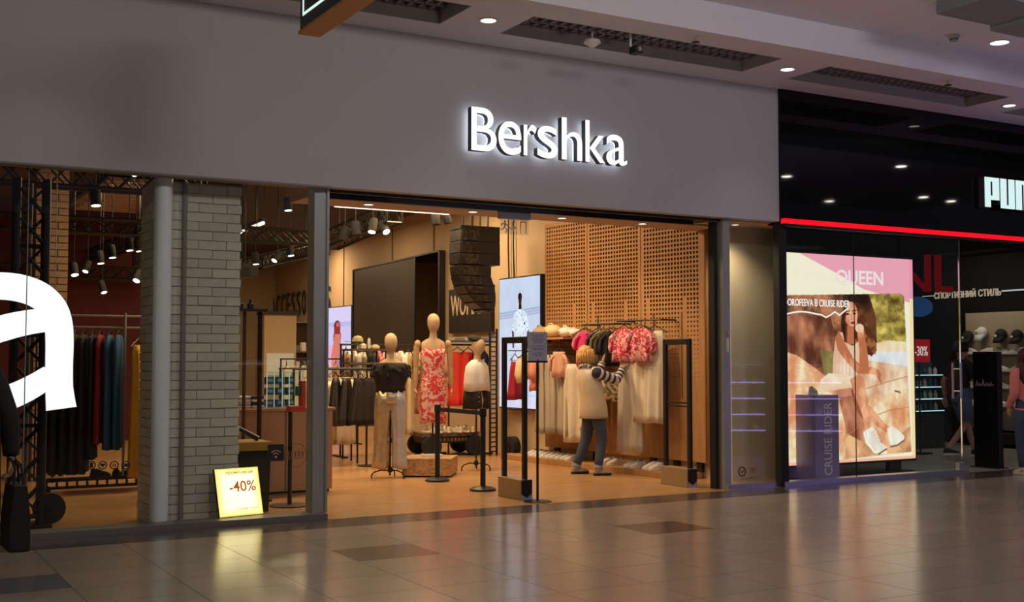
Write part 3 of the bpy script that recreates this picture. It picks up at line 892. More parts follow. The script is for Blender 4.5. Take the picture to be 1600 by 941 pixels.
for k, (u0, u1) in enumerate(((.0, 1.213), (1.225, 2.36), (2.372, 3.37))):
    m = MB(); H = 3.3; p = .0585; nc = int((u1 - u0 - .06) / p); c0 = (u1 - u0 - nc * p) / 2; mg = c0
    if k == 0: c0 = .11; nc = int((u1 - u0 - .11 - .03) / p)
    zt, rows = H - .04, 38
    zb = zt - rows * p

    def quad(ua, ub, za, zb_, d=0.): m.add([PW(u0 + ua, za, d), PW(u0 + ub, za, d), PW(u0 + ub, zb_, d), PW(u0 + ua, zb_, d)], [(0, 1, 2, 3)])
    W = u1 - u0
    quad(0, W, 0, zb); quad(0, W, zt, H); quad(0, c0, zb, zt); quad(c0 + nc * p, W, zb, zt)
    for r in range(rows):
        za = zb + r * p
        s = max(.32, min(1, (r + 3) / 20)) * .0175
        for c_ in range(nc):
            skip = zb + r * p < 2.05 and (c_ % 12 == 4)
            ua = c0 + c_ * p
            if skip:
                quad(ua, ua + p, za, za + p); continue
            o = [(ua, za), (ua + p, za), (ua + p, za + p), (ua, za + p)]; cx, cz = ua + p / 2, za + p / 2
            i = [(cx - s, cz - s), (cx + s, cz - s), (cx + s, cz + s), (cx - s, cz + s)]
            vs = [PW(u0 + a, b) for a, b in o] + [PW(u0 + a, b) for a, b in i] + [PW(u0 + a, b, .018) for a, b in i]
            m.add(vs, [(q, (q + 1) % 4, 4 + (q + 1) % 4, 4 + q) for q in range(4)] + [(4 + q, 4 + (q + 1) % 4, 8 + (q + 1) % 4, 8 + q) for q in range(4)])
    # edges
    for ua, ub, za, zb_ in ((0, 0, 0, H), (W, W, 0, H), (0, W, 0, 0), (0, W, H, H)):
        m.add([PW(u0 + ua, za), PW(u0 + ub, zb_), PW(u0 + ub, zb_, .018), PW(u0 + ua, za, .018)], [(0, 1, 2, 3)])
    m.build('panel', M_panel, t)
b = MB(); b.loft([[PW(0, z, .05), PW(3.37, z, .05), PW(3.37, z, .09), PW(0, z, .09)] for z in (0, 3.3)]); b.build('backing_board', mat('panel_back', (.05, .018, .006), .8), t)
b = MB()
for u in (0, 3.352): b.loft([[PW(u, z, .0), PW(u + .018, z, .0), PW(u + .018, z, .09), PW(u, z, .09)] for z in (0, 3.3)])
b.build('side_board', M_panel, t)
for u in (.12, .55, 1.0, 2.2, 3.1):
    b = MB(); b.loft([[PW(u, z, .03), PW(u + .09, z, .03), PW(u + .09, z, .1), PW(u, z, .1)] for z in (-.125, -.003)]); b.build('foot', M_black, t)
    b = MB(); b.loft([[PW(u, z, .03), PW(u + .09, z, .03), PW(u + .09, z, .1), PW(u, z, .1)] for z in (-.02, 0)]); b.build('foot_plate', M_black, t)
for u, z in ((.96, 1.21), (2.12, 1.1), (.42, 1.1)):
    MB().loft([[PW(u + a, zz, -.012), PW(u + a + .012, zz, -.012), PW(u + a + .012, zz, 0), PW(u + a, zz, 0)] for a, zz in ((0, .8), (0, 1.9))]).build('slot_rail', M_rope, t)
# low plywood platform below
t = thing('shoe_platform', 'low plywood platform with shoes along the foot of the right wall', 'platform', (9.40, 1.2, 0))
b = MB(); b.loft([[PW(u, z, -.40) if e == 0 else PW(u, z, .02) for u, e in ((0, 0), (3.9, 0), (3.9, 1), (0, 1))] for z in (.0, .075)]); b.build('deck', M_panel, t, bevel=.004)
for u in (1.0, 2.0, 2.9):
    b = MB(); b.loft([[PW(u, z, -.403), PW(u + .006, z, -.403), PW(u + .006, z, .03), PW(u, z, .03)] for z in (.0, .0765)]); b.build('seam', M_rope, t)

# emergency exit sign
t = thing('exit_sign', 'clear hanging escape sign with running figure and arrow under soffit', 'sign', (6.38, .66, 2.9))
MB().span((-.19, -.04, .13), (.19, .04, .22)).build('housing', mat('sign_lilac', (.42, .4, .46), .5), t, bevel=.006)
MB().span((-.18, -.004, -.04), (.18, .004, .13)).build('clear_plate', glass_mat('acrylic', (.9, .9, .88), .05), t)
g = MB(); y = -.008; mw = mat('etch_white', (.8, .7, .62), .5)
g.tube([(-.02, y, .1), (-.02, y, .0)], .008, 6); g.tube([(-.055, y, .04), (-.02, y, 0), (.015, y, .04)], .008, 6)
g.build('arrow', mw, t)
g = MB(); g.span((.07, y - .003, -.02), (.082, y, .11)); g.span((.14, y - .003, -.02), (.152, y, .11)); g.span((.07, y - .003, .1), (.152, y, .11)); g.build('door_pictogram', mw, t)
g = MB(); g.ell((-.12, y, .1), (.014, .005, .014)); g.tube([(-.12, y, .085), (-.125, y, .04), (-.095, y, .01), (-.11, y, -.025)], .008, 6); g.tube([(-.125, y, .04), (-.155, y, .01), (-.17, y, .015)], .008, 6); g.tube([(-.165, y, .05), (-.15, y, .078), (-.115, y, .075), (-.085, y, .05)], .007, 6)
g.build('running_figure', mw, t)
MB().box((0, 0, .22), (.1, .05, .01)).build('mount', M_black, t)

# ================================================================ garments
M_hang = mat('hanger_black', (.02, .018, .016), .4)


def fab(name, col, var=.12, rough=.85):
    return mat('cloth_' + name, col, rough, var=var, scale=9, bump=.25)


F_grey = fab('grey_stone', (.42, .37, .29)); F_white = fab('ivory', (.72, .62, .48)); F_white2 = fab('white', (.78, .74, .68)); F_pink = fab('pink', (.75, .28, .24))
F_peach = fab('peach', (.72, .38, .28)); F_red = fab('scarlet', (.75, .045, .02)); F_drk = fab('brown_black', (.035, .022, .018)); F_cream = fab('cream', (.75, .60, .36))
F_black = fab('soft_black', (.018, .014, .013)); F_blue = fab('blue', (.02, .10, .22)); F_wine = fab('wine', (.22, .008, .02)); F_yellow = fab('yellow', (.62, .33, .015)); F_navy = fab('midnight', (.008, .010, .016)); F_tan = fab('tan', (.5, .33, .19)); F_olive = fab('olive', (.16, .13, .06)); F_mag = fab('magenta', (.68, .03, .16)); F_dred = fab('deep_red', (.4, .02, .035))
F_print = ramp_mat('red_print', [(.0, (.70, .045, .04)), (.47, (.70, .05, .045)), (.53, (.85, .52, .42)), (1, (.85, .60, .5))], 'noise', 14, .75, 2, dist=1.5)
F_pprint = ramp_mat('pink_print', [(.0, (.55, .01, .05)), (.47, (.60, .02, .07)), (.54, (.85, .45, .42)), (1, (.85, .6, .55))], 'noise', 17, .75, 2, dist=1.2)
F_leaf = ramp_mat('leaf_print', [(.0, (.10, .12, .05)), (.45, (.15, .16, .06)), (.52, (.65, .52, .36)), (.75, (.7, .58, .42)), (.8, (.5, .08, .05))], 'noise', 20, .8, 2)
F_sil = mat('silver_foil', (.60, .48, .28), .32, .6, var=.35, scale=14, bump=1.)
F_sil2 = mat('silver_denim', (.58, .57, .58), .45, .35, var=.25, scale=14, bump=.9)
F_leath = mat('black_leather', (.02, .014, .011), .38, var=.3, scale=7, bump=.5)


def hanger_mb(w=.2, drop=.1):
    m = MB(); m.tube([(0, 0, .0), (.018, 0, .012), (.012, 0, -.02), (0, 0, -.04)], .004, 5)
    m.tube([(-w, 0, -.04 - drop), (0, 0, -.045), (w, 0, -.04 - drop)], .007, 5); m.tube([(-w, 0, -.042 - drop), (w, 0, -.042 - drop)], .004, 5)
    return m


def cloth_mb(prof, folds=5, amp=.012, n=40, seed=0, m=None, wav=.01):
    """closed draped shell hanging from z=0 : rows (z, half width, half depth)"""
    rnd = random.Random(seed); ph = [rnd.uniform(0, 6.28) for _ in range(4)]
    m = m or MB(); rings = []; zt, zb = prof[0][0], prof[-1][0]
    P2 = []
    for (a, b) in zip(prof[:-1], prof[1:]):
        k = max(1, int(abs(b[0] - a[0]) / .09))
        for i in range(k): P2.append([a[q] + (b[q] - a[q]) * i / k for q in range(3)])
    P2.append(list(prof[-1]))
    for z, w, d in P2:
        f = (zt - z) / (zt - zb); r = []
        for j in range(n):
            th = 2 * PI * j / n; c, s = math.cos(th), math.sin(th)
            x = w * math.copysign(abs(c) ** .8, c); y = d * math.copysign(abs(s) ** .7, s)
            o = amp * (.25 + f) * (math.sin(folds * th + ph[0] + .6 * f) + .5 * math.sin((folds * 2 + 1) * th + ph[1]))
            r.append((x + o * c * .5, y + o * s, z + (wav * math.sin(3 * th + ph[2]) * f if f > .9 else 0)))
        rings.append(r)
    m.loft(rings)
    return m


def hang(name, label, cat, loc, rz, prof, m, group, folds=5, amp=.012, hw=.19, sleeves=None, straps=0, seed=0, m2=None, n=36):
    t = thing(name, label, cat, loc, rz, group)
    hanger_mb(hw).build('hanger', M_hang, t)
    b = cloth_mb(prof, folds, amp, n=n, seed=seed)
    if sleeves:
        L, r0, r1 = sleeves; z0, w0 = prof[0][0], prof[1][1]
        for s in (-1, 1):
            b.tube([(s * w0 * .75, 0, z0 - .05), (s * (w0 + .03), .0, z0 - .11), (s * (w0 + .05), .01, z0 - .11 - L * .6), (s * (w0 + .035), .0, z0 - .11 - L)], [r0 * .9, r0, r0 * 1.05, r1], 10, flat=.6)
    if straps:
        for s in (-1, 1): b.tube([(s * hw * .6, 0, -.09), (s * hw * .62, 0, prof[0][0])], .006, 5)
    b.build('cloth', m, t, smooth='all')
    return t


def dressp(L, w=.17, hem=.26, d=.06, waist=.15): return [(-.12, w * .9, d * .5), (-.2, w, d), (-.42, waist, d * .9), (-.6, (waist + hem) / 2, d), (-L, hem, d * 1.4)]


def skirtp(L, w=.15, hem=.25, d=.05): return [(-.13, w, d * .6), (-.2, w * 1.03, d), (-L, hem, d * 1.6)]


def topp(L=.5, w=.2, d=.04): return [(-.1, .09, .02), (-.14, w * .85, d * .7), (-.25, w * .95, d), (-L, w, d)]


def rail(name, label, a, b, drops=None, r=.012, wall=None):
    t = thing(name, label, 'rail', a)
    d = V(b) - V(a); MB().tube([(0, 0, 0), d], r, 8).build('bar', M_black, t)
    if wall:
        for f in (.04, .96):
            MB().tube([d * f, d * f + V(wall)], r, 6).build('bracket', M_black, t)
    return t


# ---------------------------------------------------------------- right wall rails and clothes
def WA(y, off): return 9.376 + (1.07 - y) * .0889 - off      # x of the panel face at y, minus offset


G1 = 'dresses and tops on the wall rails'
wd = (.30, .027, 0)
rail('wall_rail', 'black wall rail carrying the grey pleated dresses', (WA(4.25, .3), 4.25, 1.66), (WA(3.3, .3), 3.3, 1.66), wall=wd)
rail('wall_rail', 'black wall rail carrying the dark and magenta tops', (WA(3.15, .3), 3.15, 1.97), (WA(2.45, .3), 2.45, 1.97), wall=wd)
rail('wall_rail', 'black wall rail carrying the pink print blouses', (WA(2.42, .28), 2.42, 2.0), (WA(1.55, .28), 1.55, 2.0), wall=(.28, .025, 0))
# shelf with bags
t = thing('wall_shelf', 'wooden wall shelf above the grey pleated dresses', 'shelf', (WA(3.85, .2), 3.85, 1.79), -.0887)
MB().box((0, 0, 0), (.4, 1.15, .03)).build('board', M_panel, t)
for y in (-.45, .45): MB().box((0, y, -.03), (.38, .02, .03)).build('bracket', M_black, t)
M_bag = mat('cream_bag', (.78, .60, .34), .6, bump=.3)
for k, (y, rx, ry, rz_, lab, mm) in enumerate(((4.23, .13, .15, .085, 'tan soft bag at the left end of wall shelf', F_tan), (3.95, .14, .17, .095, 'cream puffy bag in the middle of wall shelf', M_bag), (3.62, .13, .14, .075, 'white crumpled pouch toward right end of wall shelf', F_white2), (3.42, .12, .1, .06, 'small white pouch at the right end of wall shelf', F_white2))):
    t = thing('shoulder_bag', lab, 'bag', (WA(y, .2), y, 1.805), -.0887, 'bags on the wall shelf')
    b = MB(); b.ell((0, 0, rz_), (rx, ry, rz_), 16, 8); b.build('bag_body', mm, t, smooth='all')
    b = MB(); b.tube([(-rx * .2, -ry * .6, rz_ * 1.6), (-rx * .3, -ry * .3, rz_ * 2.15), (-rx * .3, ry * .3, rz_ * 2.15), (-rx * .2, ry * .6, rz_ * 1.6)], .01, 6); b.build('strap', mm, t, smooth=True)
    b = MB(); b.box((-rx * .97, 0, rz_), (.01, .03, .03)); b.build('clasp', M_steel, t)

# grey pleated dresses hung side on
for k, y in enumerate((4.1, 3.97, 3.83, 3.68, 3.54)):
    hang('pleated_dress', ['grey pleated dress nearest the big video screen', 'second grey pleated dress from the big video screen', 'middle one of the five grey pleated dresses', 'grey pleated dress left of the pink top, behind it', 'grey pleated dress nearest the blond woman'][k], 'dress',
         (WA(y, .3), y, 1.66), 1.2 + .15 * (k % 2), [(-.1, .12, .02), (-.16, .17, .032), (-.4, .15, .035), (-.7, .2, .045), (-1.22, .24, .055)], F_grey, G1, 9, .012, seed=k)
hang('puffy_jacket', 'cream puffy cropped jacket left of grey dresses', 'jacket', (WA(4.42, .32), 4.42, 1.66), .35, topp(.46, .16, .06), F_cream, G1, 5, .015, sleeves=(.3, .065, .045), seed=11)
hang('blouse', 'rose pink blouse peeking out beside the cream jacket', 'top', (WA(4.24, .3), 4.24, 1.66), .9, topp(.62, .18, .06), F_pink, G1, 5, .015, sleeves=(.25, .06, .05), seed=12)
rail('wall_rail', 'short black rail in front of big video screen holding red camisole', (8.6, 4.7, 1.622), (9.02, 4.7, 1.622), r=.008)
hang('camisole', 'deep red camisole hanging in front of the video screen', 'top', (8.72, 4.7, 1.62), .5, [(-.16, .1, .03), (-.3, .13, .04), (-.72, .2, .06)], F_dred, G1, 6, .02, straps=1, hw=.14, seed=13)
hang('blouse', 'short peach puff sleeve top in front of grey dresses', 'top', (WA(3.5, .42), 3.5, 1.7), -1.0, topp(.46, .11, .03), F_peach, G1, 5, .012, sleeves=(.16, .042, .036), hw=.12, seed=14)
hang('long_dress', 'long white dress with ragged hem left of the woman', 'dress', (WA(3.3, .32), 3.3, 1.55), -1.0, dressp(1.2, .12, .15, .05), F_white, G1, 7, .02, straps=1, seed=15)
hang('t_shirt', 'magenta t-shirt with pale print hanging above the woman', 't-shirt', (WA(2.98, .36), 2.98, 1.97), -1.0, topp(.58, .13, .035), F_mag, G1, 4, .01, sleeves=(.13, .05, .045), seed=16)
hang('t_shirt', 'pale pink t-shirt behind the magenta one', 't-shirt', (WA(3.1, .3), 3.1, 1.97), -1.1, topp(.55, .13, .035), F_pink, G1, 4, .012, sleeves=(.12, .05, .045), seed=17)
for k, y in enumerate((2.78, 2.68, 2.56, 2.48)):
    hang('blouse', ['dark brown top nearest the magenta t-shirt', 'dark brown top second from the magenta t-shirt', 'dark brown top third from the magenta t-shirt', 'dark top touching the pink print blouses'][k], 'top', (WA(y, .3), y, 1.97), -1.0 + .12 * k, topp(.56, .15, .03), (F_drk, F_olive, F_drk, F_black)[k], G1, 5, .012, sleeves=(.2, .05, .045), seed=20 + k)
hang('blouse', 'leaf print top hanging low beyond the striped sleeve', 'top', (WA(2.55, .3), 2.55, 1.42), -1.1, topp(.48, .17, .06), F_leaf, G1, 5, .012, straps=1, seed=26)
hang('print_blouse', 'pink print blouse the woman is touching', 'top', (WA(2.2, .34), 2.2, 1.99), -1.12, topp(.53, .17, .045), F_pprint, G1, 6, .018, sleeves=(.2, .065, .06), seed=27)
hang('print_blouse', 'pink print blouse right of the one being touched', 'top', (WA(1.85, .36), 1.85, 1.99), -1.15, topp(.53, .165, .045), F_pprint, G1, 6, .018, sleeves=(.2, .065, .06), seed=28)
hang('long_dress', 'longest ivory dress hanging beneath the touched print blouse', 'dress', (WA(2.15, .28), 2.15, 1.86), -1.12, dressp(1.57, .14, .19, .05), F_white, G1, 8, .02, straps=1, seed=29)
hang('long_dress', 'shorter ivory dress beside the right security gate', 'dress', (WA(1.72, .24), 1.72, 1.98), -1.2, dressp(1.3, .13, .15, .045), F_white, G1, 8, .016, straps=1, seed=30)
hang('long_dress', 'ivory dress half hidden between the two other ivory dresses', 'dress', (WA(1.92, .24), 1.92, 1.98), -1.1, dressp(1.3, .13, .15, .045), F_white, G1, 8, .016, straps=1, seed=31)
hang('slip_dress', 'cream slip dress hanging behind the woman at her back', 'dress', (WA(2.95, .26), 2.95, 1.42), -1.15, dressp(.9, .15, .2, .06), F_white, G1, 7, .02, straps=1, seed=32)

# ---------------------------------------------------------------- shoes
M_sole = mat('sole_white', (.75, .7, .62), .5); M_leat = mat('shoe_white', (.72, .66, .58), .5, var=.1); M_lace = mat('lace_cream', (.6, .52, .42), .8); M_in = mat('shoe_lining', (.12, .09, .07), .9)


def shoe_meshes(L=.27):
    """sneaker pointing along +x, sole on z=0"""
    k = 18; so = MB()

    def out(f, w):
        r = []
        for j in range(k):
            th = 2 * PI * j / k; c, s = math.cos(th), math.sin(th)
            x = L / 2 * math.copysign(abs(c) ** .8, c); y = w * s * (1.08 if x > 0 else .86)
            r.append((x * f, y * f))
        return r
    so.loft([[(x, y, z) for x, y in out(f, .047)] for f, z in ((.97, 0), (1.0, .008), (1.0, .026), (.96, .03))])
    upm = MB(); rings = []
    for f, h, sh in ((.96, .027, 0), (.95, .045, 0), (.86, .065, -.006), (.66, .085, -.03), (.46, .1, -.055)):
        rings.append([(x + sh, y * (.95 if f > .8 else .8), h - max(0, x) * .16 * (h - .02) / .05) for x, y in out(f, .047)])
    upm.loft(rings)
    la = MB()
    for i in range(4):
        x = .01 + i * .018; la.tube([(x, -.026, .077 - i * .009), (x + .004, 0, .085 - i * .009), (x, .026, .077 - i * .009)], .0035, 5)
    ins = MB(); ins.ell((-.058, 0, .098), (.045, .026, .006), 12, 5)
    return so, upm, la, ins


so, upm, la, ins = shoe_meshes()
ME_SO, ME_UP, ME_LA, ME_IN = so.mesh('sole', M_sole, True), upm.mesh('upper', M_leat, 'all'), la.mesh('laces', M_lace), ins.mesh('opening', M_in)


def shoe(label, loc, rz, group, m=None, cat='shoe', tilt=0., ms=None, name='sneaker', scale=1.):
    t = thing(name, label, cat, loc, rz, group)
    t.rotation_euler = (0, tilt, rz); t.scale = (scale,) * 3
    for nm, me in (('sole', ME_SO), ('upper', ME_UP), ('laces', ME_LA), ('opening', ME_IN)):
        if (nm == 'upper' and m) or (nm == 'sole' and ms):
            me = me.copy(); me.materials.clear(); me.materials.append(m if nm == 'upper' else ms)
        link(nm, me, t)
    return t


G2 = 'white sneakers on the low platform'
ords = ('leftmost', 'second', 'third', 'fourth', 'fifth', 'sixth', 'seventh', 'eighth', 'ninth', 'tenth', 'eleventh', 'twelfth')
ys = [4.42, 4.3, 4.18, 4.05, 3.93, 3.81, 3.69, 3.57, 3.45]
for k, y in enumerate(ys):
    shoe(ords[k] + ' white sneaker from the left on the low platform', (WA(y, .2) - .03, y, .0755), PI + random.uniform(-.12, .12), G2)
for y, lab in ((2.72, 'white sneaker right behind the woman\'s left shoe'), (2.55, 'white sneaker between the woman\'s trouser legs'), (2.2, 'white sneaker just right of the woman\'s jeans'), (2.08, 'second white sneaker right of the woman\'s jeans')):
    shoe(lab, (WA(y, .2) - .03, y, .0755), PI + random.uniform(-.12, .12), G2)
for y, lab in ((1.82, 'white sneaker left of its pair near right security gate'), (1.7, 'white sneaker closest to the right security gate')):
    shoe(lab, (WA(y, .2) - .03, y, .0755), PI + .1, G2, scale=1.1)

# ---------------------------------------------------------------- mannequins
M_linen = mat('mannequin_linen', (.55, .38, .22), .8, var=.08, scale=30, bump=.15)
M_arm = mat('mannequin_wood', (.55, .33, .15), .5, var=.12, scale=8)


def bust_mb(zs, tilt=0.):
    """torso, neck and egg head as one lofted body; zs gives shoulder height"""
    m = MB(); k = 20
    rows = [(-.62, .12, .09, 0), (-.5, .165, .11, 0), (-.36, .125, .085, 0), (-.2, .155, .105, .01), (-.08, .165, .095, .01), (-.02, .15, .075, 0), (.015, .10, .06, 0), (.035, .055, .05, .005), (.09, .045, .046, .015), (.125, .047, .05, .022), (.15, .06, .07, .03), (.2, .077, .092, .035), (.26, .082, .098, .03), (.31, .072, .086, .022), (.345, .045, .055, .015), (.358, .012, .015, .012)]
    rings = [[(w * math.cos(2 * PI * j / k) , -f + d * math.sin(2 * PI * j / k), zs + z) for j in range(k)] for z, w, d, f in rows]
    return m.loft(rings)


def tripod(t, h, r=.21, n=3, base=False, a0=.3, post=None):
    MB().tube([(0, 0, .03), (0, 0, h)], .012, 8).build('stand_pole', M_black, t)
    if base:
        MB().box((0, 0, .008), (.26, .26, .016)).build('base_plate', mat('plate_white', (.8, .78, .72), .3), t)
    else:
        MB().lathe([(.03, .07), (.03, .13), (.012, .14)], n=12).build('hub', M_black, t)
        for i in range(n):
            a = a0 + 2 * PI * i / n; c, s = math.cos(a), math.sin(a)
            MB().tube([(0, 0, .09), (c * r * .5, s * r * .5, .1), (c * r * .88, s * r * .88, .075), (c * r, s * r, .04), (c * r, s * r, 0)], .009, 6).build('leg', M_black, t)


# 1: black off shoulder top, silver trousers
RZ = .45        # fronts turn toward the camera side
t = thing('mannequin', 'mannequin in black off-shoulder top and silver trousers at entrance left', 'mannequin', (6.06, 3.25, 0), -.3)
bust_mb(1.47).build('body', M_linen, t, smooth='all')
tripod(t, .95, .24, a0=3.3)
b = cloth_mb([(0, .19, .11), (-.05, .23, .14), (-.14, .235, .15), (-.24, .19, .125), (-.3, .17, .115), (-.36, .185, .125)], 9, .014, 48, 3); me = b
for i in range(46):
    th = 2 * PI * i / 46; c, s = math.cos(th), math.sin(th); z = random.uniform(-.14, -.0)
    b.tube([(c * .21, s * .13, z), (c * .25, s * .165, z - .02), (c * .265, s * .175, z - .07)], [.014, .016, .003], 5)
o = b.build('feather_top', F_black, t, smooth='all'); o.location = (0, -.008, 1.45)
for s, mm in ((-1, F_sil), (1, F_sil2)):
    b = cloth_mb([(0, .083, .11), (-.12, .098, .125), (-.3, .10, .11), (-.6, .078, .085), (-.98, .10, .10)], 6, .016, 28, 5 + s)
    o = b.build('trouser_leg', mm, t, smooth='all'); o.location = (s * .09, 0, 1.10)
    for v_ in o.data.vertices: v_.co.x += s * -v_.co.z * .034
b = MB(); b.loft([[(w * math.cos(2 * PI * j / 24), d * math.sin(2 * PI * j / 24), z) for j in range(24)] for z, w, d in ((1.13, .165, .105), (1.06, .18, .122), (.98, .19, .13), (.94, .19, .13))]); b.build('waistband', F_sil, t, smooth='all')

# 2: red print dress on the chipboard box
t = thing('mannequin', 'tall mannequin in red print slip dress standing on the chipboard box', 'mannequin', (6.74, 3.42, .237), -.25)
bust_mb(1.5).build('body', M_linen, t, smooth='all')
tripod(t, 1.0, base=True)
b = cloth_mb([(0, .155, .1), (-.05, .165, .115), (-.15, .16, .115), (-.3, .13, .095), (-.48, .175, .125), (-.7, .18, .125), (-.97, .17, .12)], 5, .007, 40, 8)
o = b.build('slip_dress', F_print, t, smooth='all'); o.location = (0, -.01, 1.395)
for s in (-1, 1): MB().tube([(s * .09, -.1, 1.39), (s * .1, -.075, 1.47), (s * .105, 0, 1.505), (s * .1, .08, 1.45)], .005, 5).build('dress_strap', F_print, t)
for s in (-1, 1):
    MB().ell((s * .205, 0, 1.455), (.045, .05, .055), 12, 8).build('shoulder_joint', M_arm, t, smooth='all')
    MB().tube([(s * .215, 0, 1.44), (s * .225, 0, 1.3), (s * .23, -.005, 1.16)], [.04, .042, .034], 12).build('upper_arm', M_arm, t, smooth=True)
    MB().tube([(s * .23, -.005, 1.155), (s * .235, -.015, 1.05), (s * .24, -.03, .9)], [.034, .036, .024], 12).build('forearm', M_arm, t, smooth=True)
    h = MB(); h.M = Matrix.Translation((s * .243, -.035, .885))
    h.ell((0, 0, -.045), (.017, .036, .05), 10, 7)
    for q in range(4): h.tube([(0, -.027 + q * .018, -.08), (-s * .006, -.029 + q * .019, -.115), (-s * .016, -.028 + q * .018, -.145 + abs(q - 1.4) * .007)], [.0085, .008, .006], 6)
    h.tube([(-s * .004, -.03, -.03), (-s * .014, -.052, -.06), (-s * .018, -.056, -.085)], [.01, .009, .007], 6)
    h.build('hand', M_arm, t, smooth='all')

# 3: white sleeveless shirt, black shorts, dark beret
t = thing('mannequin', 'mannequin in white sleeveless shirt, black shorts and dark beret', 'mannequin', (7.48, 3.6, 0), .45)
bust_mb(1.44).build('body', M_linen, t, smooth='all')
tripod(t, .9, .22, a0=.6)
b = MB(); b.ell((.0, .015, 1.77), (.105, .115, .05), 18, 9, Matrix.Rotation(.25, 3, 'X')); b.build('beret', F_black, t, smooth='all')
b = cloth_mb([(.04, .06, .055), (0, .13, .085), (-.05, .185, .105), (-.15, .19, .125), (-.38, .205, .135)], 5, .01, 36, 9)
o = b.build('shirt', F_white2, t, smooth='all'); o.location = (0, -.012, 1.45)
b = MB()
for s in (-1, 1): b.prism([(0, 0), (s * .07, .005), (s * .05, -.06)], .012, Matrix.Translation((0, -.075, 1.49)) @ Matrix.Rotation(PI / 2, 4, 'X'))
b.build('collar', F_white2, t)
for i in range(5): MB().ell((0, -.135 - .01 * (i > 1), 1.38 - i * .07), (.007, .005, .007), 8, 5).build('button', M_arm, t)
for s in (-1, 1):
    b = cloth_mb([(0, .09, .12), (-.12, .1, .13), (-.27, .105, .13)], 4, .008, 24, 12 + s)
    o = b.build('short_leg', F_black, t, smooth='all'); o.location = (s * .086, 0, 1.1)
    for v_ in o.data.vertices: v_.co.x += s * -v_.co.z * .03
for i in range(3): MB().ell((-.12, -.135, 1.05 - i * .06), (.009, .006, .009), 8, 5).build('stud', M_chrome, t)

# chipboard box
M_osb = ramp_mat('chipboard', [(.1, (.36, .19, .07)), (.4, (.52, .31, .13)), (.7, (.60, .38, .18)), (.95, (.26, .13, .05))], 'voronoi', 26, .7, vec=(1, 1, 2.2))
t = thing('chipboard_box', 'low chipboard box carrying the mannequin in red print dress', 'box', (6.655, 3.31, 0), -.62)
MB().span((-.31, -.31, .02), (.31, .31, .215)).build('sides', M_osb, t); MB().span((-.315, -.315, .215), (.315, .315, .236)).build('lid', M_osb, t); MB().span((-.29, -.29, 0), (.29, .29, .02)).build('plinth', M_blk2, t)

# ---------------------------------------------------------------- free standing racks behind
t = thing('clothes_rack', 'black clothes rack carrying the dark leather skirts', 'rack', (6.1, 4.9, 0))
MB().tube([(-.75, 0, 1.36), (.5, 0, 1.36)], .014, 8).build('bar', M_black, t)
for x in (.33, .46): MB().tube([(x, 0, .02), (x, 0, 1.37)], .016, 8).build('post', M_black, t)
MB().tube([(-.74, 0, .02), (-.74, 0, 1.37)], .016, 8).build('post', M_black, t)
MB().lathe([(.19, 0), (.19, .012), (.02, .02)], (.4, 0, 0), 20).build('base', M_black, t); MB().lathe([(.19, 0), (.19, .012), (.02, .02)], (-.74, 0, 0), 20).build('base', M_black, t)
G3 = 'skirts and trousers on the near clothes rack'
for k, x in enumerate((5.95, 6.1, 6.28, 6.42)):
    hang('leather_skirt', ['flared black leather skirt nearest the steel post', 'flared black leather skirt second from the steel post', 'flared dark brown skirt third from the steel post', 'flared dark brown skirt nearest the silver trousers mannequin'][k], 'skirt', (x, 4.86 - .02 * k, 1.365), .9 - .25 * k, skirtp(.78, .085, (.17, .2, .22, .17)[k], .05), F_leath if k < 2 else F_black, G3, 6, .022, hw=.14, seed=40 + k)
for k, x in enumerate((5.8, 5.95, 6.1, 6.28)):
    t = hang('trousers', ['pale trousers hanging lowest left under the leather skirts', 'silver trousers second under the leather skirts', 'silver trousers third under the leather skirts', 'cream trousers hanging right under the leather skirts'][k], 'trousers', (x, 5.35, 1.365), .2, [(-.13, .13, .04), (-.3, .15, .06), (-.7, .16, .06), (-1.08, .15, .06)], (F_white, F_sil, F_sil, F_white)[k], 'trousers on the rack behind skirts', 6, .02, hw=.14, seed=50 + k)
rail('clothes_rail', 'hanging black rail behind the leather skirts', (5.3, 5.35, 1.366), (6.5, 5.35, 1.366))
for x in (5.32, 6.48): MB().tube([(x, 5.35, 0), (x, 5.35, 1.37)], .014, 8).build('post', M_black, bpy.data.objects['clothes_rail']).matrix_parent_inverse = Matrix.Translation((-5.3, -5.35, -1.366))

G4 = 'assorted garments on the middle racks'
t = thing('clothes_rack', 'long black rack of mixed garments between the two left mannequins', 'rack', (7.6, 6.5, 0))
MB().tube([(-.95, 0, 1.72), (.75, 0, 1.72)], .014, 8).build('bar', M_black, t)
for x in (-.93, .73): MB().tube([(x, 0, .02), (x, 0, 1.73)], .016, 8).build('post', M_black, t); MB().box((x, 0, .012), (.06, .5, .024)).build('base', M_black, t)
mix = [(6.75, dressp(1.0, .15, .2), F_tan), (6.9, topp(.5), F_white2), (7.03, dressp(1.2), F_white), (7.16, topp(.55), F_black), (7.3, topp(.5), F_pprint), (7.42, dressp(1.1, .16, .22), F_white2), (7.55, dressp(1.45, .16, .26), F_white), (7.68, topp(.6), F_white2), (7.8, dressp(1.4, .16, .25), F_cream), (7.92, topp(.6), F_leaf), (8.05, dressp(1.1), F_peach), (8.2, topp(.6), F_drk)]
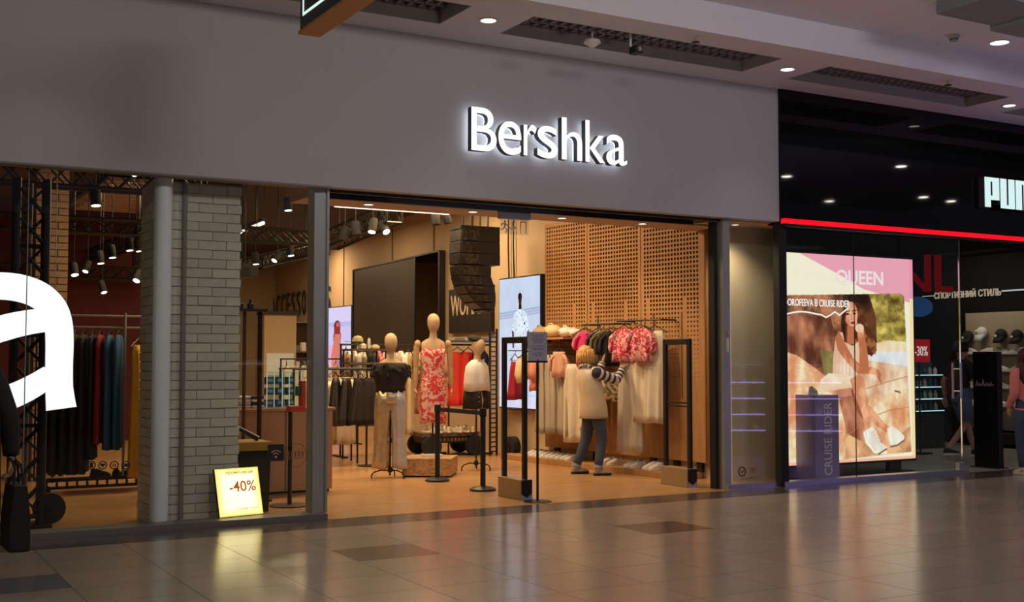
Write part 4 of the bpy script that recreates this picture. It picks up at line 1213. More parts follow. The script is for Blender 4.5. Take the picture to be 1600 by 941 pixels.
labs = ('tan dress at the left end of the long mixed rack', 'white top beside tan dress on the long mixed rack', 'ivory dress behind the black feather top', 'black top on the long mixed rack left of pink print', 'pink print top on the long mixed rack', 'white dress right of the pink print top on mixed rack', 'long ivory dress right of silver trousers mannequin', 'white top right of long ivory dress on mixed rack', 'long cream dress left of the red print mannequin', 'leaf print top hanging by the red print mannequin', 'peach dress behind the arm of red print mannequin', 'dark top at the right end of the long mixed rack')
for k, (x, p, f) in enumerate(mix):
    hang('hanging_garment', labs[k], 'clothes', (x, 6.5, 1.725), .0 + 1.35 + .12 * math.sin(k * 2.1), p, f, G4, 5, .018, sleeves=(.3, .05, .05) if p[0][0] == -.1 else None, seed=60 + k, n=24)
# rack with scarlet dresses near the wall
t = thing('clothes_rack', 'black rack with scarlet dresses behind the white shirt mannequin', 'rack', (8.55, 5.9, 0))
MB().tube([(-.35, 0, 1.72), (.42, 0, 1.72)], .014, 8).build('bar', M_black, t)
for x in (-.33, .4): MB().tube([(x, 0, .02), (x, 0, 1.80)], .016, 8).build('post', M_black, t)
MB().span((-.4, -.16, 1.76), (.45, .16, 1.785)).build('shelf_board', M_tdark, t)
MB().span((-.36, -.03, 0), (.44, .03, .025)).build('base', M_black, t)
for k, (x, lab) in enumerate(((8.36, 'scarlet ruched dress nearest the red print mannequin'), (8.55, 'scarlet dress behind the shoulder of white shirt mannequin'))):
    hang('scarlet_dress', lab, 'dress', (x, 5.88, 1.725), .25 + .2 * k, dressp(.95, .15, .17, .06), F_red, 'scarlet dresses on the rack', 7, .02, straps=1, seed=80 + k)
for k, (x, f, lab) in enumerate(((8.22, F_tan, 'patterned tan top left of the scarlet dresses'), (8.72, F_black, 'black top right of the scarlet dresses'), (8.84, F_drk, 'dark brown top at the right end of scarlet rack'))):
    hang('hanging_garment', lab, 'clothes', (x, 5.9, 1.725), .9, topp(.6, .18), f, G4, 5, .015, sleeves=(.25, .05, .05), seed=85 + k, n=24)
for k, (x, mm, lab) in enumerate(((8.35, F_grey, 'folded grey stack on the shelf of scarlet rack'), (8.58, mat('folded_lilac', (.45, .42, .5), .8), 'folded lilac stack on the shelf of scarlet rack'), (8.82, F_sil2, 'folded silver stack at right end of scarlet rack shelf'))):
    t = thing('folded_clothes', lab, 'clothes', (x, 5.9, 1.785), .05 * k, 'folded stacks above scarlet rack')
    for j in range(3): MB().box((0, 0, .009 + j * .017), (.19 - .008 * j, .24, .016)).build('folded_piece', mm, t, bevel=.006)

# rack with cap and goods left of mannequin 1
t = thing('display_table', 'dark tiered display with white goods left of the feather top', 'table', (6.85, 6.0, 0))
for z, w_ in ((1.42, .62), (1.62, .56), (.5, .62)): MB().span((-w_ / 2, -.2, z), (w_ / 2, .2, z + .03)).build('shelf_board', M_tdark, t)
for x in (-.27, .27):
    for y in (-.17, .17): MB().tube([(x, y, 0), (x, y, 1.63)], .014, 6).build('post', M_black, t)
t = thing('cap', 'pale green cap on a stem above the tiered display', 'cap', (6.72, 5.95, 1.65))
MB().tube([(0, 0, 0), (0, 0, .1)], .012).build('stem', M_white, t); MB().lathe([(.002, .2), (.05, .19), (.08, .155), (.085, .11), (.08, .105)], n=18).build('crown', mat('cap_green', (.42, .40, .2), .7), t, smooth=True)
b = MB(); b.prism([(-.06, -.07), (-.19, -.05), (-.2, 0), (-.19, .05), (-.06, .07)], .008, Matrix.Translation((0, 0, .11))); b.build('brim', MATS['cap_green'], t)
for x, z, s, lab in ((6.88, 1.65, (.045, .045, .15), 'white upright bottle on the tiered display'), (6.98, 1.65, (.12, .1, .05), 'cream folded bag at right of the tiered display top'), (6.78, 1.65, (.09, .1, .07), 'white pouch under the cap on tiered display')):
    t = thing('display_item', lab, 'goods', (x, 5.9, z), 0, 'goods on the tiered display'); MB().box((0, 0, s[2] / 2), s).build('body', F_white2 if s[2] > .06 else F_cream, t, bevel=.015); MB().box((0, 0, s[2] + .008), (s[0] * .5, s[1] * .5, .016)).build('cap', M_white, t, bevel=.003)
for k in range(6):
    hang('hanging_garment', ['lilac top at the far left under the tiered display', 'cream top second under the tiered display', 'white top third under the tiered display', 'white top fourth under the tiered display', 'cream dress fifth under the tiered display', 'tan top at the right under the tiered display'][k], 'clothes', (6.6 + k * .11, 5.72, 1.42), 1.25 + .06 * k, topp(.6, .16), (mat('cloth_lilac', (.5, .4, .45)), F_cream, F_white2, F_white2, F_cream, F_tan)[k], G4, 5, .015, seed=90 + k, n=20)
rail('clothes_rail', 'short rail under the tiered display of white goods', (6.5, 5.72, 1.42), (7.2, 5.72, 1.42), wall=(0, .1, 0))

# ladder truss and wheeled flight cart at the wall
t = thing('ladder_frame', 'black upright ladder frame standing left of the big video screen', 'ladder', (8.86, 5.62, 0), .3)
for x in (-.075, .075): MB().tube([(x, 0, .0), (x, 0, 1.97)], .018, 8).build('rail', M_black, t)
for k in range(26): MB().tube([(-.075, 0, .06 + k * .074), (.075, 0, .06 + k * .074)], .011, 5).build('rung', M_black, t)
t = thing('wheeled_cart', 'low wooden cart on big black wheels full of shoes', 'cart', (8.3, 6.15, 0), -.1)
MB().span((-.5, -.3, .30), (.45, .3, .36)).build('deck', M_tdark, t); MB().span((-.46, -.27, .2), (.41, .27, .3)).build('frame', M_black, t)
for i in range(14): MB().box((-.43 + i * .06, -.28, .25), (.035, .012, .05)).build('slot', M_rope, t)
for x, y in ((-.36, -.33), (.36, -.33), (-.36, .33), (.36, .33)): MB().tube([(x, y - .045, .155), (x, y + .045, .155)], .155, 20).build('wheel', M_blk2, t, smooth=True); MB().tube([(x, y - .05, .155), (x, y + .05, .155)], .05, 12).build('wheel_hub', M_black, t, smooth=True)
cart = t
for k in range(12):
    shoe(ords[k] + ' pale shoe from the left heaped on the wheeled cart', (7.9 + (k // 2) * .135 + (k % 2) * .05, 6.05 - (k % 2) * .16 - k * .003, .36), 1.2 + random.uniform(-.5, .5), 'pale shoes on the wheeled cart', m=(F_sil, M_leat, F_cream)[k % 3])
t = thing('transport_wheel', 'big black wheel behind the left security gate', 'wheel', (8.93, 5.15, 0))
MB().tube([(-.06, 0, .16), (.06, 0, .16)], .16, 22).build('tyre', M_blk2, t, smooth=True); MB().tube([(-.07, 0, .16), (.07, 0, .16)], .06, 14).build('hub', M_black, t, smooth=True)

# ---------------------------------------------------------------- belt barriers, gates, notice stand
def barrier(loc, lab):
    t = thing('barrier_post', lab, 'barrier', loc, 0, 'black belt barrier posts')
    MB().lathe([(.15, 0), (.15, .022), (.1, .045), (.035, .055), (.002, .056)], n=28).build('base', M_black, t, smooth=True)
    MB().tube([(0, 0, .04), (0, 0, .9)], .031, 16).build('post', M_black, t, smooth=True); MB().tube([(0, 0, .84), (0, 0, .935)], .04, 16).build('belt_head', M_blk2, t, smooth=True)
    return t


b1 = barrier((6.40, 2.585, 0), 'black belt barrier post before the chipboard box'); b2_ = barrier((6.395, 1.40, 0), 'black belt barrier post nearer the entrance')
MB().span((-.003, -1.15, .855), (.003, -.035, .905)).build('belt', M_cloth_blk, b1)


def gate(loc, lab, dbl, L=.44):
    t = thing('security_gate', lab, 'gate', loc, 0, 'security gates at the entrance')
    for y in (-L / 2, L / 2): MB().span((-.022, y - .03, .0), (.022, y + .03, 1.74)).build('post', M_black, t, bevel=.008)
    MB().span((-.022, -L / 2, 1.67), (.022, L / 2, 1.74)).build('top_bar', M_black, t, bevel=.006)
    for z in ((.93, .97) if dbl else (.945,)): MB().span((-.016, -L / 2, z), (.016, L / 2, z + .016)).build('mid_bar', M_black, t)
    MB().span((-.075, -L / 2 - .04, 0), (.075, L / 2 + .01, .215)).build('base_box', mat('gate_wood', (.36, .25, .12), .5), t, bevel=.006)
    MB().prism([(-.062, .20), (.062, .20), (.062, .06), (0, .02), (-.062, .06)], .012, Matrix.Translation((0, -L / 2 - .04, 0.012)) @ Matrix.Rotation(PI / 2, 4, 'X')).build('end_shield', M_blk2, t)
    MB().prism([(-.062, .06), (0, .02), (.062, .06), (.062, .0), (-.062, .0)], .008, Matrix.Translation((0, -L / 2 - .04, 0.0)) @ Matrix.Rotation(PI / 2, 4, 'X')).build('end_plate', mat('gate_lilac', (.38, .38, .46), .4), t)
    return t


gate((6.365, .63, 0), 'black security gate frame beside the grey notice stand', False)
gate((8.68, .75, 0), 'black security gate frame near the white dresses', True, .46)
t = thing('notice_stand', 'grey notice board on thin black pole stand at entrance', 'sign', (6.40, .20, 0))
MB().lathe([(.15, 0), (.15, .006), (.02, .014)], n=28).build('base', M_black, t); MB().tube([(0, 0, .01), (0, 0, 1.5)], .014, 10).build('pole', M_black, t)
MB().span((-.115, -.012, 1.475), (.115, .004, 1.785)).build('board', mat('notice_grey', (.42, .42, .50), .5), t, bevel=.003)
MB().span((-.12, -.014, 1.46), (.12, .006, 1.48)).build('holder', M_black, t)
ln = MB()
for z, w_ in ((1.75, .15), (1.735, .13), (1.715, .14), (1.70, .15), (1.685, .12), (1.67, .1), (1.64, .14), (1.625, .15), (1.61, .12), (1.595, .15), (1.565, .1), (1.55, .14), (1.535, .09)): ln.box((0, -.013, z), (w_, .002, .006))
o = ln.build('notice_text', mat('notice_ink', (.2, .2, .25), .6), t); o['kind'] = 'stuff'

# ================================================================ people
M_skin = mat('skin', (.55, .30, .19), .55, var=.05); M_eye = mat('eye_white', (.8, .78, .74), .3); M_iris = mat('iris_brown', (.06, .03, .015), .2); M_lip = mat('lips', (.45, .13, .11), .5)


def rot_head(yaw_, pitch_=0.): return Matrix.Rotation(yaw_, 3, 'Z') @ Matrix.Rotation(pitch_, 3, 'Y')


def head_geo(m, c, R):
    """head looking along local +x; c is the centre, 0.225 tall"""
    k = 20; rings = []
    for z, w, d0, d1 in ((-.118, .03, .02, .045), (-.112, .045, .04, .075), (-.09, .058, .06, .088), (-.06, .066, .072, .09), (-.02, .072, .088, .092), (.02, .076, .098, .094), (.06, .076, .1, .09), (.09, .064, .086, .07), (.108, .04, .052, .042), (.116, .008, .01, .01)):
        rings.append([V(c) + R @ V(((d1 if math.cos(2 * PI * j / k) > 0 else d0) * math.cos(2 * PI * j / k), w * math.sin(2 * PI * j / k), z)) for j in range(k)])
    m.cur = 0; m.loft(rings)
    P_ = lambda *p: V(c) + R @ V(p)
    m.loft([[P_(.088, y, .02) for y in (-.006, .006, 0)], [P_(.102, y, -.015) for y in (-.011, .011, 0)], [P_(.111, y, -.03) for y in (-.014, .014, 0)], [P_(.09, y, -.04) for y in (-.012, .012, 0)]])
    for s in (-1, 1):
        m.ell(P_(-.005, s * .077, -.005), (.022, .009, .032), 10, 6, R)
        m.cur = 1; m.ell(P_(.083, s * .031, .012), (.009, .014, .008), 10, 6, R)
        m.cur = 2; m.ell(P_(.090, s * .031, .012), (.004, .006, .006), 8, 5, R); m.tube([P_(.09, s * .016, .032), P_(.092, s * .032, .037), P_(.082, s * .048, .031)], .003, 5)
        m.cur = 0
    m.cur = 3; m.ell(P_(.088, 0, -.066), (.008, .022, .007), 10, 6, R); m.cur = 0


def hand_geo(m, wrist, d, palm_n, side, curl=.4, L=.17):
    """palm plus five fingers; d = direction of the hand, palm_n = where the palm looks, side = thumb side sign"""
    d = V(d).normalized(); pn = V(palm_n); pn = (pn - d * pn.dot(d)).normalized(); lat = d.cross(pn) * side
    w = V(wrist)
    rr = []
    for f, a, b in ((0, .026, .018), (.2, .034, .017), (.45, .042, .015), (.52, .038, .012)):
        rr.append([w + d * (f * L) + lat * (a * math.cos(2 * PI * j / 10)) + pn * (b * math.sin(2 * PI * j / 10)) for j in range(10)])
    m.loft(rr)
    for i, (o, l) in enumerate(((.030, .40), (.010, .45), (-.010, .42), (-.029, .33))):
        p = w + d * (.47 * L) + lat * o; q = d; pts = [p]
        for s_, c_ in ((.42, curl * .5), (.33, curl), (.25, curl)):
            q = (q * math.cos(c_) + pn * math.sin(c_)).normalized(); p = p + q * (l * L * s_); pts.append(p)
        m.tube(pts, [.0095, .009, .0082, .0062], 7)
    p = w + d * (.12 * L) + lat * .026
    m.tube([p, p + (d * .5 + lat * .7 + pn * .2).normalized() * .035, p + d * .045 + lat * .032 + pn * .018, p + d * .066 + lat * .034 + pn * .024], [.013, .0115, .0095, .007], 7)


STAND = dict(pel=(0, 0, .90), waist=(0, 0, 1.06), chest=(0, 0, 1.27), neck=(0, 0, 1.43), head=(.015, 0, 1.585), sh=.175, hip=.09,
             le=(-.02, .24, 1.10), lw=(.05, .25, .86), re=(-.02, -.24, 1.10), rw=(.05, -.25, .86), lk=(.02, .1, .48), la=(-.02, .1, .08), rk=(.02, -.1, .48), ra=(-.02, -.1, .08), hy=0., hp=0., lhd=(.1, 0, -1), rhd=(.1, 0, -1), curl=.35)


def person(label, loc, rz, pose, top, bottom, shoes, hair, H=1.7, stripes=None, sleeve='long', legs='long', vest=None, extra=None):
    J = dict(STAND); J.update(pose)
    t = thing('person', label, 'person', loc, rz); t.scale = (H / 1.7,) * 3
    lsh = V((J['chest'][0], J['sh'], J['chest'][2] + .10)); rsh = V((J['chest'][0], -J['sh'], J['chest'][2] + .10))
    if 'shx' in J: lsh.x += J['shx']; rsh.x -= J['shx']
    pel, waist, chest, neck, head = (V(J[k]) for k in ('pel', 'waist', 'chest', 'neck', 'head'))
    nt_ = neck.lerp(head, .45)
    lhip = pel + V((0, J['hip'], -.04)); rhip = pel + V((0, -J['hip'], -.04))
    le, lw, re, rw, lk, la, rk, ra = (V(J[k]) for k in ('le', 'lw', 're', 'rw', 'lk', 'la', 'rk', 'ra'))
    js = [pel, waist, chest, neck, nt_, lsh, le, lw, rsh, re, rw, lhip, lk, la, rhip, rk, ra, head - V((0, 0, .05))]
    ed = [(0, 1), (1, 2), (2, 3), (3, 4), (4, 17), (2, 5), (5, 6), (6, 7), (2, 8), (8, 9), (9, 10), (0, 11), (11, 12), (12, 13), (0, 14), (14, 15), (15, 16)]
    ra_ = [(.12, .10), (.11, .09), (.125, .095), .052, .048, .05, .038, .026, .05, .038, .026, .08, .052, .038, .08, .052, .038, .05]
    vs, fs = skin(js, ed, ra_, 0, 2)
    m = MB(); m.add(vs, fs); head_geo(m, head, rot_head(J['hy'], J['hp']))
    hand_geo(m, lw, J['lhd'], J.get('lpn', (0, -1, 0)), J.get('lts', 1), J['curl']); hand_geo(m, rw, J['rhd'], J.get('rpn', (0, 1, 0)), J.get('rts', -1), J['curl'])
    m.build('body', [M_skin, M_eye, M_iris, M_lip], t, smooth='all')
    # upper garment
    def torso(rows, mm, nm, n=28):
        b = MB(); b.loft([[V((cx + d * math.cos(2 * PI * j / n), cy + w * math.sin(2 * PI * j / n) * 1., z)) for j in range(n)] for cx, cy, z, w, d in rows])
        return b.build(nm, mm, t, smooth='all')
    cx = lambda z: float(np.interp(z, [pel.z, waist.z, chest.z, neck.z], [pel.x, waist.x, chest.x, neck.x])); cy = lambda z: float(np.interp(z, [pel.z, waist.z, chest.z, neck.z], [pel.y, waist.y, chest.y, neck.y]))
    rows = [(cx(z), cy(z), z, w_, d) for z, w_, d in ((pel.z - .02, .165, .125), (waist.z - .03, .15, .112), (waist.z + .06, .152, .112), (chest.z - .03, .172, .122), (chest.z + .07, .185, .118), (chest.z + .125, .155, .095), (chest.z + .16, .075, .07), (chest.z + .175, .056, .056))]
    torso(rows, top, 'top')
    if sleeve != 'none':
        for nm, a, b_, c_ in (('sleeve', lsh, le, lw), ('sleeve', rsh, re, rw)):
            end = b_.lerp(c_, .93) if sleeve == 'long' else a.lerp(b_, .75)
            pts = [a + (chest - a) * .25 + V((0, 0, .03)), a]
            if sleeve == 'long':
                pts += [a.lerp(b_, f) for f in (.2, .4, .6, .8)] + [b_] + [b_.lerp(c_, f) for f in (.2, .4, .6, .8, .93)]
            else: pts += [a.lerp(b_, f) for f in (.35, .75)]
            if stripes:
                fine = []
                for p, q in zip(pts[:-1], pts[1:]): fine += [p.lerp(q, f) for f in (0, .34, .67)]
                pts = fine + [pts[-1]]
            k = len(pts); rr = [float(np.interp(i / (k - 1), [0, .15, .5, 1], [.075, .07, .06, .047])) for i in range(k)]
            MB().tube(pts, rr, 12, mats=[(i // 2) % 2 for i in range(k - 1)] if stripes else None).build(nm, [top, stripes] if stripes else top, t, smooth='all')
    # trousers or shorts
    b = torso([(cx(z), cy(z), z, w_, d) for z, w_, d in ((pel.z - .10, .17, .118), (pel.z - .02, .172, .125), (pel.z + .08, .158, .115), (pel.z + .13, .15, .11))], bottom, 'waist_part')
    for h_, k_, a_ in ((lhip, lk, la), (rhip, rk, ra)):
        if legs == 'long':
            pts = [h_ + V((0, 0, .02)), h_.lerp(k_, .35), h_.lerp(k_, .75), k_, k_.lerp(a_, .3), k_.lerp(a_, .65), k_.lerp(a_, .93)]; rr = [.1, .095, .078, .07, .067, .058, .053]
        else:
            pts = [h_ + V((0, 0, .02)), h_.lerp(k_, .35), h_.lerp(k_, .8)]; rr = [.1, .1, .095]
        MB().tube(pts, rr, 14).build('trouser_leg' if legs == 'long' else 'short_leg', bottom, t, smooth='all')
        if legs == 'long' and extra == 'cuffs':
            q0, q1 = k_.lerp(a_, .87), k_.lerp(a_, .97); MB().tube([q0, q1], [.057, .059], 14).build('cuff', mat('denim_light', (.26, .29, .34), .8), t, smooth=True)
    # shoes
    for a_, yw in ((la, J.get('lt', .08)), (ra, J.get('rt', -.08))):
        R = Matrix.Rotation(yw, 4, 'Z'); s = MB(); s.M = Matrix.Translation((a_.x + .065, a_.y, a_.z - .08)) @ R
        s.add(so.v, so.f, [1] * len(so.f)); s.add(upm.v, upm.f, 0); s.tube([(-.07, 0, .05), (-.068, 0, .1)], [.045, .04], 10)
        s.build('shoe', [shoes[0], shoes[1]], t, smooth='all')
    # hair
    hm, style = hair; R = rot_head(J['hy'], J['hp']); b = MB(); k = 22
    low = {'short': -.02, 'bob': -.10, 'long': -.42}[style]
    rings = []
    zs_ = [.128, .122, .105, .07, .02, -.03] + ([-.07, low] if style != 'short' else []) + ([] if style != 'long' else [])
    if style == 'long': zs_ = [.128, .122, .105, .07, .02, -.04, -.1, -.18, -.27, -.35, -.42]
    for i, z in enumerate(zs_):
        f = [.02, .045, .075, .092, .098, .098][min(i, 5)]
        if style == 'bob' and z < -.05: f = .10 if z > -.09 else .08
        if style == 'long' and z < -.05: f = .105 + .03 * math.sin((-z) * 7) - max(0, -z - .3) * .4
        ring = []
        for j in range(k):
            th = 2 * PI * j / k; c, s = math.cos(th), math.sin(th)
            fx = c * f * 1.12 - .012
            if z < .075 and c > .25: fx = min(fx, .045 - .02 * (c - .25)) if z > -.12 else min(fx, .02)
            y = s * f * .98
            if z < -.12: y *= 1.3
            wob = .006 * math.sin(9 * th + i)
            ring.append(head + R @ V((fx - (max(0, -z - .1) * .15 if z < -.1 else 0) + wob * c, y + wob * s, z)))
        rings.append(ring)
    b.loft(rings)
    for j in range(14):
        a = PI * .35 + PI * 1.3 * j / 13
        z1 = max(low, -.11)
        b.tube([head + R @ V((math.cos(a) * .09, math.sin(a) * .085, .08)), head + R @ V((math.cos(a) * .115 - .01, math.sin(a) * .1, 0)), head + R @ V((math.cos(a) * .105 - .01, math.sin(a) * .098, z1 - .008 * (j % 3)))], [.012, .016, .006], 6)
    b.build('hair', hm, t, smooth='all')
    return t, J, dict(cx=cx, cy=cy, head=head, lw=lw, rw=rw)


M_blond = mat('hair_blond', (.66, .38, .13), .6, var=.3, scale=40, bump=.4)
M_vest = mat('vest_cream', (.58, .47, .32), .85, var=.08, scale=12, bump=.3)
M_navy = mat('stripe_navy', (.03, .028, .06), .85); M_offw = mat('stripe_white', (.62, .56, .52), .85)
M_jean = mat('denim', (.055, .075, .125), .8, var=.25, scale=30)
t, J, K = person('woman with blond bob, cream vest, striped sleeves and jeans reaching up to blouses', (8.52, 2.3, 0), -.05,
                 dict(pel=(0, 0, .86), waist=(-.02, .01, 1.02), chest=(-.05, .03, 1.22), neck=(-.08, .06, 1.385), head=(-.07, .07, 1.545), sh=.165,
                      re=(.24, -.17, 1.22), rw=(.39, -.1, 1.38), le=(.20, .25, 1.27), lw=(.30, .26, 1.46), rhd=(.25, .1, 1), lhd=(.18, .05, 1), rpn=(1, .2, -.2), lpn=(1, -.2, -.2), rts=-1, lts=1, curl=.55,
                      lk=(-.02, .16, .46), la=(-.16, .2, .08), rk=(.06, -.10, .46), ra=(-.02, -.13, .08), hy=.25, hp=-.12, lt=.0, rt=-.05),
                 M_offw, M_jean, (mat('shoe_taupe', (.42, .36, .30), .7), mat('sole_black', (.015, .012, .012), .7)), (M_blond, 'bob'), 1.7, stripes=M_navy, extra='cuffs')
b = MB(); n = 30; rows = []
for z, w_, d in ((.735, .205, .165), (.76, .215, .175), (.9, .205, .165), (1.05, .185, .15), (1.2, .19, .15), (1.3, .17, .13), (1.36, .11, .095), (1.40, .075, .075), (1.43, .07, .07)):
    x, y = K['cx'](max(z, .86)), K['cy'](max(z, .86)); rows.append([V((x + d * math.cos(2 * PI * j / n), y + w_ * math.sin(2 * PI * j / n) + .003 * math.sin(7 * j), z)) for j in range(n)])
b.loft(rows); b.build('vest', M_vest, t, smooth='all')
b = MB(); b.tube([V((K['cx'](.86) + .17 * math.cos(2 * PI * j / n), .21 * math.sin(2 * PI * j / n), .738)) for j in range(n + 1)], .014, 6); b.build('vest_hem', mat('hem_olive', (.2, .16, .08), .8), t, smooth=True)
b = MB(); b.tube([V((-.08 + .08 * math.cos(2 * PI * j / n), .06 + .085 * math.sin(2 * PI * j / n), 1.405 + .012 * math.sin(4 * PI * j / n))) for j in range(n + 1)], .028, 8); b.build('scarf', ramp_mat('scarf_print', [(.4, (.05, .05, .06)), (.6, (.6, .55, .5))], 'voronoi', 50, .8), t, smooth='all')
MB().ell(K['head'] + V((-.03, .0, .105)), (.05, .055, .035), 12, 7).build('hair_knot', M_blond, t, smooth='all')

# woman in a salmon hoodie at the right edge of the frame
M_hood = mat('hoodie_salmon', (.85, .26, .20), .85, var=.08)
M_brown = mat('hair_brown', (.075, .022, .015), .5, var=.3, scale=40)
t, J, K = person('woman with long brown hair, salmon hoodie and dark jeans at the right edge', (13.42, -.50, 0), 1.25,
                 dict(hy=0, le=(-.04, .23, 1.08), lw=(.12, .2, .92), re=(-.04, -.23, 1.08), rw=(.12, -.2, .92)), M_hood, M_jean, (M_leat, M_sole), (M_brown, 'long'), 1.63)
b = MB(); b.ell((-.1, 0, 1.38), (.07, .12, .07), 14, 8); b.build('hood', M_hood, t, smooth='all')
b = MB(); b.tube([V((.13 * math.cos(2 * PI * j / 24), .172 * math.sin(2 * PI * j / 24), .88)) for j in range(25)], .016, 6); b.build('rib_hem', M_hood, t, smooth=True)

# walker inside the sports shop
t, J, K = person('walking person in dark t-shirt, blue shorts and black shoes behind glass door', (14.72, 1.6, 0), -.3,
                 dict(lk=(.16, .09, .47), la=(.26, .09, .10), rk=(-.02, -.09, .47), ra=(-.30, -.09, .14), le=(-.14, .24, 1.12), lw=(-.1, .26, .88), re=(.08, -.24, 1.1), rw=(.22, -.24, .92)),
                 F_black, mat('shorts_blue', (.10, .16, .25), .8), (F_black, M_sole), (mat('hair_dark', (.02, .014, .01), .5, var=.3), 'short'), 1.76, sleeve='short', legs='short')

# dark figure with a tote bag at the left edge
t, J, K = person('person in black coat holding a black tote bag at the left edge', (.64, -2.6, 0), 1.6,
                 dict(re=(-.02, -.27, 1.12), rw=(.02, -.29, .88), curl=.9), M_cloth_blk, M_cloth_blk, (F_black, M_blk2), (mat('hair_black', (.008, .007, .007), .5), 'long'), 1.72)
b = MB(); n = 28
b.loft([[V((-.02 + d * math.cos(2 * PI * j / n), w_ * math.sin(2 * PI * j / n), z)) for j in range(n)] for z, w_, d in ((.55, .23, .2), (.9, .225, .18), (1.1, .22, .16), (1.3, .21, .15), (1.4, .15, .12))]); b.build('coat', M_cloth_blk, t, smooth='all')
t = thing('tote_bag', 'black tote bag hanging at the side of the person in black', 'bag', (.96, -2.6, .33), .05)
b = MB(); b.loft([[(x * f, y * g, z) for x, y in ((-.06, -.16), (.06, -.16), (.06, .16), (-.06, .16))] for z, f, g in ((0, .9, .96), (.01, 1, 1), (.2, 1, 1), (.40, .6, 1.03))]); b.build('bag_body', M_cloth_blk, t, bevel=.01)
for x in (-.03, .03): MB().tube([(x, -.08, .39), (x * .6, -.06, .50), (x * .3 - .02, 0, .545), (x * .6, .06, .50), (x, .08, .39)], .008, 6).build('handle', M_blk2, t)

# ================================================================ left display window
# giant glowing letter a: stroke outline swept in the window plane
t = thing('giant_letter', 'giant glowing white letter a standing in the left display window', 'sign', (1.1, .3, 1.05))
M_giant = emis('giant_white', (.95, 1, 1), 1.25)


def stroke(pts, w):
    """thick ribbon outline in xz from centre points and widths"""
    L, R = [], []
    for i, (x, z) in enumerate(pts):
        a = pts[max(i - 1, 0)]; b = pts[min(i + 1, len(pts) - 1)]
        d = V((b[0] - a[0], b[1] - a[1])).normalized(); n = V((-d.y, d.x)); h = w[i] / 2
        L.append((x + n.x * h, z + n.y * h)); R.append((x - n.x * h, z - n.y * h))
    return L, R


def smooth(pts, w, k=6):
    P, W_ = [], []
    for i in range(len(pts) - 1):
        p0, p1, p2, p3 = (V((*pts[max(0, min(len(pts) - 1, i + q))], 0)) for q in (-1, 0, 1, 2))
        for j in range(k):
            t_ = j / k
            q = .5 * ((2 * p1) + (p2 - p0) * t_ + (2 * p0 - 5 * p1 + 4 * p2 - p3) * t_ ** 2 + (3 * p1 - p0 - 3 * p2 + p3) * t_ ** 3)
            P.append((q.x, q.y)); W_.append(w[i] + (w[i + 1] - w[i]) * t_)
    return P + [pts[-1]], W_ + [w[-1]]


def ribbon(mb, pts, w, y0, y1):
    pts, w = smooth(pts, w)
    L, R = stroke(pts, w); rings = [[(l[0], y0, l[1]), (r[0], y0, r[1]), (r[0], y1, r[1]), (l[0], y1, l[1])] for l, r in zip(L, R)]
    mb.loft(rings)


arc = [(-.30, .86), (-.24, .97), (-.13, 1.035), (.02, 1.065), (.2, 1.055), (.36, 1.0), (.47, .90), (.525, .77), (.54, .6), (.54, .4), (.545, .2), (.565, .02)]
bowl = [(.47, .79), (.3, .765), (.12, .72), (-.06, .65), (-.2, .54), (-.25, .40), (-.22, .25), (-.12, .14), (.02, .105), (.17, .135), (.33, .215), (.47, .31)]
fr = MB(); ribbon(fr, arc, [.18, .2, .22, .23, .235, .235, .235, .23, .23, .225, .225, .25], -.008, .0); ribbon(fr, bowl, [.2, .21, .22, .22, .22, .21, .21, .21, .21, .21, .2, .18], -.0075, .0); fr.build('front', M_giant, t)
sd = MB(); ribbon(sd, arc, [.18, .2, .22, .23, .235, .235, .235, .23, .23, .225, .225, .25], .0005, .05); ribbon(sd, bowl, [.2, .21, .22, .22, .22, .21, .21, .21, .21, .21, .2, .18], .0005, .05); sd.build('case', M_side, t)
for x in (-.15, .5): MB().tube([(x, .03, 1.0 if x < 0 else .85), (x, .03, 2.14)], .004, 5).build('wire', M_steel, t)

# clothes rack behind it
t = thing('clothes_rack', 'tall clothes rack of dark long garments in the left display window', 'rack', (2.52, 3.5, 0))
for x in (-.44, .32): MB().tube([(x, 0, .12), (x, 0, 2.03)], .016, 8).build('post', M_steel, t)
for z in (2.0, 1.86): MB().tube([(-.62, .0 if z < 1.9 else .22, z), (.62, 0 if z < 1.9 else .22, z)], .012, 8).build('bar', M_steel, t)
for x in (-.6, .6): MB().tube([(x, 0, 1.86), (x, .22, 2.0), (x, .22, .13)], .01, 6).build('back_post', M_black, t)
f = MB()
for z in (.06, .15): f.box((.1, 0, z), (1.25, .05, .03))
for k in range(12): f.box((-.5 + k * .108, 0, .105), (.02, .05, .07))
f.build('ladder_base', M_black, t)
for x in (-.5, .7): MB().tube([(x, -.03, .045), (x, .03, .045)], .045, 12).build('castor', M_blk2, t, smooth=True)
MB().box((.1, .1, .14), (1.25, .3, .02)).build('shelf_board', M_blk2, t)
G5 = 'long garments in the left display window'
gl = [(2.02, F_navy, 1.62, 'black long garment nearest the giant letter'), (2.1, F_black, 1.66, 'second black long garment from the giant letter'), (2.2, F_navy, 1.66, 'third black long garment from the giant letter'), (2.3, F_black, 1.66, 'fourth black long garment from the giant letter'), (2.39, F_black, 1.66, 'fifth black long garment from the giant letter'), (2.49, F_navy, 1.5, 'black long garment touching the wine red one'), (2.57, F_wine, 1.33, 'wine red long garment in the left display window'), (2.67, F_blue, 1.40, 'blue long garment left of its blue twin'), (2.77, F_blue, 1.40, 'blue long garment beside the rack post')]
for k, (x, f_, L, lab) in enumerate(gl):
    hang('long_garment', lab, 'clothes', (x, 3.5, 1.875), 1.2, [(-.1, .12, .02), (-.16, .19, .03), (-.5, .18, .032), (-L, .2, .042)], f_, G5, 6, .011, seed=100 + k, n=24)
